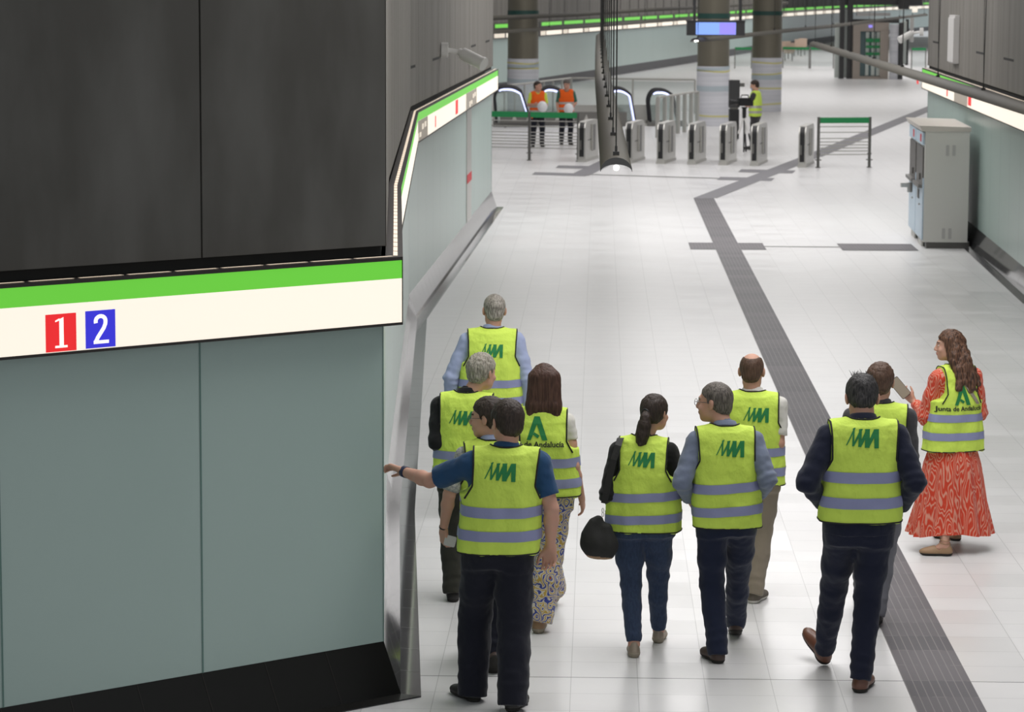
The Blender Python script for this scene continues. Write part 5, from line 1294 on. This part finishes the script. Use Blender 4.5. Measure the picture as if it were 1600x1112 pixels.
    return dict(body=body, s=s, arm=arm, leg=leg, hcn=hcn, HR=HR, R0=R0, root=rootv, vest=vb, neck=neck,
                world=lambda p: Vector(tuple(rootv+R0.T@(A3(p)*s))))

# ================================================================== THE PEOPLE
def J(px, py, root, dy=0.0): return atY(px, py, root[1]+dy)
# --- 1 man in light blue shirt, farthest of the group
r = F(765, 806)
build_person('grey-haired man in a pale blue shirt and yellow vest walking ahead of the others', r, 1.75, yaw=.03, w=1.12, lean=(.03, .0), head=(.12, .05, .03), head_off=(.01, 0),
    arms=[dict(wrist=J(707, 650, r, .05), elbow=J(704, 592, r, -.06)), dict(wrist=J(822, 655, r, .05), elbow=J(824, 590, r, -.06))],
    feet=[dict(heel=F(755, 806)), dict(heel=F(782, 796), pitch=.0)], tr=dict(mat='dark_trousers'),
    top=dict(mat='light_blue', collar='light_blue', r=(.070, .062, .05)), vest=dict(logo=('mm', .01, 1.33), hem=.84, w=1.10, bands=(.935, 1.07)), hair=dict(mat='hair_silver', style='short', t=.005, amp=.0015),
    shoes=dict(mat='leather_black', sole='sole_dark'))
# --- 2 man with wavy grey hair in black jacket
r = F(725, 936)
build_person('man with wavy grey hair and a black jacket under his yellow vest, head turned right', r, 1.67, yaw=-.06, w=1.06, belly=.02, lean=(.03, .03), head=(-.65, .08, .0), head_off=(.10, .02),
    arms=[dict(elbow=J(683, 688, r, -.06), wrist=J(700, 712, r, .22), world=True), dict(ud=(.2, .0, -1), fd=(-.3, .9, -.2))],
    feet=[dict(heel=F(708, 941)), dict(heel=F(757, 915))], tr=dict(mat='olive', r=(.098, .080, .070)),
    top=dict(mat='black_knit', collar='black_knit', name='jacket', r=(.076, .066, .052), t=.014), vest=dict(logo=('mm', -.005, 1.325), hem=.83, w=1.02, bands=(.925, 1.06)), hair=dict(mat='hair_grey', style='short', t=.016, amp=.005),
    shoes=dict(mat='leather_black', sole='sole_dark'), brow='hair_grey')
# --- 3 woman with long brown hair and patterned trousers
r = F(850, 980)
W3 = build_person('woman with long straight brown hair and patterned trousers, under a yellow vest', r, 1.73, yaw=-.02, sex='f', w=1.06, lean=(-.03, .0), head=(.05, .10, .0), head_off=(.012, -.01),
    arms=[dict(ud=(-.15, .1, -1), fd=(.0, .3, -1)), dict(elbow=J(897, 728, r, -.06), wrist=J(909, 778, r, .02), curl=(.25, .3, .35, .4))],
    feet=[dict(heel=F(866, 948), pitch=.2), dict(heel=F(840, 990))], tr=dict(mat='paisley', r=(.098, .088, .092), low=.075, stack=.002),
    top=dict(mat='white_cloth', sleeve=.42, r=(.068, .060, .05)), vest=dict(logo=('a', -.05, 1.345), hem=.89, bands=(.985, 1.118), w=1.06, sw=.172), hair=dict(mat='hair_brown', style='long', t=.010, end=.30, amp=.0025),
    shoes=dict(mat='tan', sole='sole_tan', wedge=True, low=True))
# --- 4 man with glasses, mostly hidden
r = F(768, 1046)
W4 = build_person('dark-haired man with glasses mostly hidden behind the man in the blue polo', r, 1.67, yaw=.05, w=.98, head=(1.15, .05, .0), head_off=(-.03, .0),
    arms=[dict(elbow=J(702, 772, r, -.08), wrist=J(692, 832, r, .05), curl=(.55, .6, .6, .6), palm=(.8, .5, .2), hd=(.08, .1, -1)), dict(ud=(.1, .0, -1), fd=(.0, .5, -1))],
    feet=[dict(heel=F(754, 1020), pitch=.0), dict(ankle=J(772, 1022, r, -.06), pitch=1.0, yaw=.1)], tr=dict(mat='dark_trousers'),
    top=dict(mat='pale_print', sleeve=.92, collar='light_blue', r=(.062, .060, .05)), vest=dict(logo=None, hem=.88), hair=dict(mat='hair_dark', style='short', t=.014, amp=.003), glasses=True,
    shoes=dict(mat='leather_dark', sole='sole_dark'))
# --- 5 man in blue polo touching the wall
r = F(777, 1096)
W5 = build_person('man in a blue polo shirt reaching out to touch the wall corner', r, 1.77, yaw=.0, w=1.13, belly=.05, lean=(.085, .0), head=(.42, .10, .02), head_off=(-.01, .01),
    arms=[dict(elbow=J(668, 752, r, .16), wrist=J(630, 736, r, .38), hd=(-.75, .62, .18), palm=(-.4, -.3, -.8), curl=(.35, .45, .5, .5), thumb=-1), dict(elbow=J(862, 795, r, -.05), wrist=J(860, 852, r, .02), curl=(.5, .6, .65, .65), palm=(-.25, -1, .1), hd=(-.04, .06, -1))],
    feet=[dict(heel=F(746, 1097), yaw=.55), dict(heel=F(797, 1113), yaw=-.3)], tr=dict(mat='dark_trousers', r=(.110, .096, .086), low=.035, stack=.010),
    top=dict(mat='polo_blue', sleeve=.72, collar='polo_blue', sleeves={-1: .80}, r=(.078, .074, .06)), vest=dict(logo=('mm', .015, 1.365), hem=.885, w=1.0, sw=.178, bands=(.998, 1.133)), hair=dict(mat='hair_dark', style='short', t=.011, amp=.003),
    shoes=dict(mat='leather_black', sole='sole_dark'))
# --- 6 woman with a ponytail
r = F(1003, 1016)
W6 = build_person('woman with a dark ponytail in blue jeans, black sleeves and a yellow vest', r, 1.62, yaw=-.10, sex='f', w=1.26, lean=(.0, .02), head=(-.50, .05, -.05), head_off=(.07, .01),
    arms=[dict(elbow=J(948, 772, r, -.08), wrist=J(962, 792, r, .22)), dict(elbow=J(1068, 762, r, -.06), wrist=J(1046, 790, r, .25))],
    feet=[dict(heel=F(991, 1028)), dict(heel=F(1027, 1005))], tr=dict(mat='denim', r=(.114, .070, .052), low=.105, stack=.003),
    top=dict(mat='black_knit', name='sweater', r=(.066, .060, .048)), vest=dict(logo=('mm', -.005, 1.335), hem=.835, w=.97, sw=.160, tilt=.01, bands=(.93, 1.08)), hair=dict(mat='hair_dark', style='pony', t=.014, amp=.003),
    shoes=dict(mat='champagne', sole='sole_tan', wedge=True))
# --- 7 man with glasses and grey-blue jumper
r = F(1132, 1028)
W7 = build_person('grey-haired man with glasses and a blue-grey shirt, face turned left in profile', r, 1.72, yaw=.05, w=1.02, lean=(-.03, .02), head=(1.05, .0, .0), head_off=(-.055, .03),
    arms=[dict(elbow=J(1066, 752, r, -.10), wrist=J(1080, 785, r, .18)), dict(elbow=J(1200, 748, r, -.10), wrist=J(1182, 778, r, .18))],
    feet=[dict(heel=F(1126, 1037), yaw=.28), dict(heel=F(1150, 1000), pitch=.25)], tr=dict(mat='navy_blue', r=(.104, .076, .064), low=.05),
    top=dict(mat='grey_blue', collar='grey_blue', r=(.070, .066, .052), t=.012), vest=dict(logo=('mm', .005, 1.36), hem=.85, w=1.02, tilt=.012, bands=(.965, 1.11)), hair=dict(mat='hair_saltpepper', style='short', t=.006, amp=.0015), glasses=True,
    shoes=dict(mat='leather_dark', sole='sole_dark'), brow='hair_grey')
# --- 8 bald man in white polo
r = F(1176, 938)
W8 = build_person('balding man in a white polo and beige trousers beside the dark floor path', r, 1.69, yaw=-.03, w=1.0, lean=(-.04, .0), head=(-.15, .12, .0),
    arms=[dict(ud=(-.15, .0, -1), fd=(.2, .9, -.2)), dict(elbow=J(1217, 690, r, -.06), wrist=J(1208, 672, r, .22))],
    feet=[dict(heel=F(1160, 925)), dict(heel=F(1174, 943), yaw=-.4)], tr=dict(mat='beige', r=(.098, .078, .066)),
    top=dict(mat='white_cloth', collar='white_cloth', sleeve=.80, r=(.072, .068, .05)), vest=dict(logo=('mm', .0, 1.34), hem=.835, bands=(.935, 1.075)), hair=dict(mat='hair_auburn', style='bald', t=.004, amp=.001),
    shoes=dict(mat='suede_grey', sole='sole_white'))
# --- 9 man in navy suit
r = F(1337, 1072)
W9 = build_person('dark-haired man in a navy suit and brown shoes with both elbows out, head bowed', r, 1.90, yaw=.02, w=1.04, lean=(.02, .0), head=(-.04, .45, .0), head_off=(.0, .045, -.035),
    arms=[dict(elbow=J(1262, 752, r, -.12), wrist=J(1290, 790, r, .12), hd=(.7, .6, -.3)), dict(elbow=J(1430, 752, r, -.12), wrist=J(1404, 792, r, .12), hd=(-.7, .6, -.3))],
    feet=[dict(heel=F(1290, 1039), pitch=-.50, yaw=.38), dict(heel=F(1341, 1083), yaw=-.35)], tr=dict(mat='navy', r=(.100, .070, .058), low=.07),
    top=dict(mat='navy', collar='navy', name='jacket', hem=.86, r=(.076, .068, .054), t=.016), vest=dict(logo=('mm', -.005, 1.40), hem=.93, bands=(1.045, 1.185), w=1.02, flare=1.02, sw=.182), hair=dict(mat='hair_black', style='short', t=.009, amp=.003, tuft=True),
    shoes=dict(mat='leather_brown', sole='sole_dark'))
# --- 10 man in dark grey jacket behind him
r = F(1368, 974)
W10 = build_person('auburn-haired man in a dark grey jacket half hidden behind the man in the navy suit', r, 1.72, yaw=-.08, w=1.0, lean=(.0, .0), head=(-.12, .05, .0),
    arms=[dict(ud=(-.15, .0, -1), fd=(.0, .5, -1)), dict(elbow=J(1424, 735, r, -.05), wrist=J(1420, 790, r, .1), hand=False)],
    feet=[dict(heel=F(1350, 950)), dict(heel=F(1366, 982), pitch=.15)], tr=dict(mat='grey_trousers', r=(.098, .076, .066)),
    top=dict(mat='dark_grey', collar='dark_grey', name='jacket', hem=.80, r=(.072, .064, .054), t=.014), vest=dict(logo=None, hem=.87), hair=dict(mat='hair_auburn', style='short', t=.011, amp=.004),
    shoes=dict(mat='leather_black', sole='sole_dark'))
# --- 11 woman in red dress
r = F(1484, 858)
W11 = build_person('woman with long wavy chestnut hair in a red and white swirled dress, holding a phone', r, 1.64, yaw=.32, sex='f', w=1.02, lean=(.03, .0), head=(1.10, .02, .0), head_off=(-.045, .02),
    arms=[dict(elbow=J(1441, 672, r, .02), wrist=J(1432, 632, r, .12), hd=(-.55, .35, .62), palm=(.5, .7, .35), curl=(.5, .6, .65, .65), thumb=-1), dict(ud=(.15, .0, -1), fd=(-.4, .9, -.1))],
    feet=[dict(heel=F(1487, 868), yaw=1.15), dict(heel=F(1500, 845), yaw=.6)], tr=None,
    top=dict(mat='red_waves', name='blouse', sleeves={-1: 1.75, 1: 1.5}, r=(.088, .098, .048), t=.012),
    dress=dict(mat='red_waves', uneven=.018, rings=[(.150, .345, .260, .10), (.22, .325, .250, .09), (.30, .305, .238, .08), (.40, .280, .222, .06), (.50, .264, .210, .055), (.60, .247, .198, .05), (.70, .228, .186, .04), (.80, .200, .150, .02), (.90, .17, .120, .0), (1.0, .14, .09, .0), (1.1, .12, .08, 0)]),
    vest=dict(logo=('a', .0, 1.25), hem=.80, w=1.06, strap=1.30, flare=1.08, sw=.150, bands=(.925, 1.07)), hair=dict(mat='hair_chestnut', style='wavy', t=.012, end=.31, dx=.075, amp=.004),
    shoes=dict(mat='tan', sole='sole_dark', low=True))
# ---- workers in orange and the cameraman
r = F(840, 229)
V1 = build_person('bearded worker in an orange vest and neon shirt holding a white hard hat', r, 1.68, yaw=math.pi+.1, w=1.02, head=(.85, .0, .0), h=.012, hc=.016,
    arms=[dict(ud=(-.2, .1, -1), fd=(.55, .8, -.05), palm=(.5, .5, .3)), dict(ud=(.25, .1, -1), fd=(-.5, .8, .1))],
    feet=[dict(heel=r+Vector((.10, .05, 0))), dict(heel=r+Vector((-.12, .0, 0)))], tr=dict(mat='dark_trousers'), top=dict(mat='neon_shirt', sleeve=.85, r=(.07, .066, .05)),
    vest=dict(mat='vest_orange', logo=None, hem=.90, piping=False, bandmat='steel_bar', bands=(.95, 1.08)), hair=dict(mat='hair_dark', style='short', t=.012), shoes=dict(mat='leather_black', sole='sole_dark'))
r = F(884, 226)
V2 = build_person('worker in an orange vest and green shirt looking down with a white hard hat', r, 1.70, yaw=math.pi+.15, w=1.05, head=(-.6, .45, .0), h=.012, hc=.016, lean=(0, .08),
    arms=[dict(ud=(-.25, .1, -1), fd=(.6, .6, -.35)), dict(ud=(.2, .0, -1), fd=(-.05, .3, -1))],
    feet=[dict(heel=r+Vector((.10, .05, 0))), dict(heel=r+Vector((-.12, .0, 0)))], tr=dict(mat='dark_trousers'), top=dict(mat='green_shirt', sleeve=.9, r=(.07, .066, .05)),
    vest=dict(mat='vest_orange', logo=None, hem=.88, piping=False, bandmat='steel_bar', bands=(.97, 1.12)), hair=dict(mat='hair_saltpepper', style='short', t=.008), shoes=dict(mat='leather_black', sole='sole_dark'))
r = F(1179, 234)
V3_ = build_person('cameraman with a blue face mask and yellow vest behind a tripod camera', r, 1.76, yaw=1.15, w=1.0, head=(.25, .30, .0), h=.012, hc=.016,
    arms=[dict(ud=(-.1, .35, -1), fd=(.1, .95, .12)), dict(ud=(.1, .3, -1), fd=(-.15, .95, .05))],
    feet=[dict(heel=r+Vector((.0, .18, 0))), dict(heel=r+Vector((.1, -.12, 0)))], tr=dict(mat='dark_grey'), top=dict(mat='dark_grey', sleeve=.85, r=(.068, .062, .05)),
    vest=dict(logo=None, hem=.84, piping=False, bandmat='steel_bar'), hair=dict(mat='hair_dark', style='short', t=.012), shoes=dict(mat='leather_black', sole='sole_dark'), mask=True)

def hard_hat(W, sd, label, off):
    S_, E_, Wp, hd = W['arm'][sd][:4]; p = W['world'](Wp+hd*.10)+Vector(off); root = empty('hard_hat', p); tag(root, label, 'hard hat')
    m = MB(); rg = []
    for k in range(8):
        a = math.pi/2*k/7; rg.append([(math.cos(t)*.110*math.cos(a), math.sin(t)*.130*math.cos(a), .115*math.sin(a)+.001) for t in np.linspace(0, 2*math.pi, 25)[:-1]])
    T_ = Matrix.Rotation(math.radians(70), 3, 'X')
    m.rings([[tuple(T_@Vector(p_)) for p_ in r_] for r_ in rg]); m.build('shell', 'helmet', root, True)
    m = MB(); m.rings([[tuple(T_@Vector((math.cos(t)*rr, math.sin(t)*rr*1.15, z))) for t in np.linspace(0, 2*math.pi, 25)[:-1]] for rr, z in ((.110, .0), (.128, -.008), (.128, -.014), (.105, -.01))], caps=False); m.build('brim', 'helmet', root, True)
hard_hat(V1, -1, 'white hard hat held by the worker in the neon shirt', (.05, -.10, .0))
hard_hat(V2, -1, 'white hard hat held by the worker in the green shirt', (.0, -.10, .0))

# ---- tripod and video camera
p = F(1162, 239); tr_ = empty('tripod', p); tag(tr_, 'black and white camera tripod standing behind the fare gates', 'tripod')
for k, a in enumerate((1.3, 3.5, 5.5)):
    m = MB(); e = Vector((math.cos(a)*.30, math.sin(a)*.30, 0)); m.tube([(0, 0, .95), tuple(e*.5+Vector((0, 0, .48)))], .028, 8); L_ = m.build('leg', 'paint_white', tr_, True)
    m = MB(); m.tube([tuple(e*.5+Vector((0, 0, .50))), tuple(e+Vector((0, 0, .02)))], .022, 8); m.build('leg_section', 'black_plastic', L_, True)
m = MB(); m.tube([(0, 0, .86), (0, 0, 1.12)], .05, 12); m.box((0, 0, 1.13), (.14, .14, .03)); m.build('head', 'black_plastic', tr_, True)
m = MB(); m.tube([(0, 0, .0+.02), (0, 0, .9)], .018, 8); m.build('centre_column', 'black_plastic', tr_, True)
vc = empty('video_camera', p+Vector((0, 0, 1.14)), .4); tag(vc, 'black shoulder video camera mounted on the tripod', 'video camera')
m = MB(); m.box((0, 0, .13), (.34, .14, .20)); m.box((.16, 0, .10), (.12, .12, .14)); m.build('camera_body', 'black_plastic', vc, True)
m = MB(); m.tube([(-.16, 0, .12), (-.32, 0, .12)], .055, 14); m.tube([(-.32, 0, .12), (-.40, 0, .12)], .07, 14); m.build('lens', 'black_plastic', vc, True)
m = MB(); m.tube([(-.1, 0, .22), (-.08, 0, .30), (.10, 0, .30), (.12, 0, .22)], .015, 8); m.build('handle', 'black_plastic', vc, True)
m = MB(); m.tube([(.08, -.07, .2), (.12, -.14, .22)], .03, 10); m.build('viewfinder', 'black_plastic', vc, True)

# ---- handheld phones
def phone(W, sd, label, d, n, up=.075, off=(0, 0, 0), size=(.072, .15, .009), mt='paint_white', bk='black_plastic'):
    S_, E_, Wp, hd = W['arm'][sd][:4]; c = W['world'](Wp+hd*up)+Vector(off); d = Vector(d).normalized(); n = Vector(n); n = (n-d*n.dot(d)).normalized(); x = d.cross(n)
    R = Matrix((x, d, n)).transposed(); o = empty('smartphone', c); tag(o, label, 'phone')
    m = MB(); w_, l_, t_ = size[0]/2, size[1]/2, size[2]; pts = []
    for cx, cy, a0 in ((w_-.01, l_-.01, 0), (-w_+.01, l_-.01, 90), (-w_+.01, -l_+.01, 180), (w_-.01, -l_+.01, 270)):
        for k in range(4): a = math.radians(a0+30*k); pts.append((cx+.01*math.cos(a), cy+.01*math.sin(a)))
    m.prism([tuple(R@Vector((x_, y_, -t_/2))) for x_, y_ in pts], tuple(R@Vector((0, 0, t_)))); m.build('case', bk, o, True)
    m = MB(); m.add([tuple(R@Vector((x_*.92, y_*.95, t_/2+.0006))) for x_, y_ in pts], [tuple(range(len(pts)))]); m.build('display', mt, o, True)
phone(W11, -1, 'pale phone in a dark case held up by the woman in the red dress', (-.62, .15, .72), (-.3, -.85, .45), up=.10, off=(-.035, -.03, .035), size=(.078, .165, .010), mt='tan_screen' if 'tan_screen' in M else 'sole_tan', bk='leather_dark')
phone(W4, -1, 'grey phone held low in the hand of the hidden man with glasses', (.25, .2, .95), (-.1, -1, .1), up=.075, off=(.035, -.035, .0), size=(.070, .065, .012), mt='steel_bar', bk='steel_bar')
# ---- wrist watch and bracelet (worn: parts of the wearer)
def bangle(W, sd, name, mt, r, wd, fr_):
    S_, E_, Wp, hd = W['arm'][sd][:4]; s = W['s']; c = E_+(Wp-E_)*fr_; t = unit(Wp-E_); a = unit(np.cross(t, (0, 0, 1) if abs(t[2]) < .8 else (1, 0, 0))); b = np.cross(t, a)
    m = MB(); m.rings([[tuple((c+t*z+(a*math.cos(q)+b*math.sin(q))*rr)*s) for q in np.linspace(0, 2*math.pi, 25)[:-1]] for z, rr in ((-wd, r-.003), (-wd, r), (wd, r), (wd, r-.003))], caps=False); m.build(name, mt, W['body'], True)
bangle(W5, -1, 'wrist_watch', 'watch_navy', .034, .017, .93); bangle(W4, -1, 'bracelet', 'black_plastic', .031, .004, .95)
# ---- handbag of the ponytail woman
bc = J(935, 836, (0, W6['root'][1]), -.16); hb = empty('handbag', bc); tag(hb, 'black slouchy handbag with a tan base hanging beside the ponytail woman', 'handbag')
g = Field((-.18, -.12, -.20), (.18, .12, .22), .007)
g.cone((-.045, 0, -.04), (-.008, 0, .10), .070, .018, .04, sq=(1, .8, 1)); g.cone((.045, 0, -.06), (.012, 0, .10), .072, .018, .04, sq=(1, .8, 1)); g.ell((0, 0, -.055), (.108, .062, .085), .03); g.cone((.075, 0, -.085), (.055, 0, .045), .042, .034, .02); g.cone((-.06, 0, .0), (-.03, 0, .08), .05, .03, .02); g.cone((-.04, 0, -.105), (.07, 0, -.12), .035, .035, .02)
P, Q = g.mesh(); P = smooth_mesh(P, Q, 2); P = P+vnormals(P, Q)*(.006*vnoise(P, (22, 22, 9)))[:, None]
mi = (P[Q].mean(1)[:, 2] < -.128-.12*P[Q].mean(1)[:, 0]).astype(int); np_mesh('bag_body', P, Q, ['bag_black', 'tan'], hb, mi)
tp_ = J(942, 798, (0, W6['root'][1]), -.14); sh0 = W6['world'](W6['arm'][-1][0]+A3((.035, -.02, .085)))
loc_ = lambda v: tuple(Vector(v)-bc)
m = MB(); 
for k in range(2): m.tube([tuple(Vector(loc_(tp_))+Vector((0, 0, .004-.026*k))+Vector((math.cos(t)*.006, 0, math.sin(t)*.014))) for t in np.linspace(0, 2*math.pi, 13)[:-1]], .0022, 5, closed=True)
m.build('strap_ring', 'steel', hb, True)
def ribbon(name, pts, wd, th, mt, parent, side=(1, 0, 0)):
    m = MB(); sd = Vector(side).normalized()*wd/2; rg = []
    for i, p_ in enumerate(pts):
        p_ = Vector(p_); t = (Vector(pts[min(i+1, len(pts)-1)])-Vector(pts[max(i-1, 0)])).normalized(); u = (Vector(side)-t*Vector(side).dot(t)).normalized()*wd/2; n = t.cross(u).normalized()*th/2
        rg.append([p_-u-n, p_+u-n, p_+u+n, p_-u+n])
    m.rings(rg, smooth=False); return m.build(name, mt, parent, True)
back = [J(x, y, (0, W6['root'][1]), dy) for x, y, dy in ((944, 786, -.16), (951, 752, -.185), (959, 718, -.19), (966, 696, -.165), (969, 685, -.10), (970, 684, -.02), (966, 700, .10), (955, 750, .16))]
ribbon('shoulder_strap', [loc_(p_) for p_ in back], .040, .004, 'bag_black', hb)
# ---- crossbody strap of the woman in red (part of her outfit)
# ---- her ankle laces
for sd in (-1, 1):
    An = W11['leg'][sd][2]; s = W11['s']; m = MB()
    for dz in (.02, .045): m.tube([tuple((An+A3((math.cos(t)*.040, math.sin(t)*.042, dz+.008*math.sin(t))))*s) for t in np.linspace(0, 2*math.pi, 17)[:-1]], .004, 5, closed=True)
    m.build('ankle_lace', 'tan', W11['body'], True)
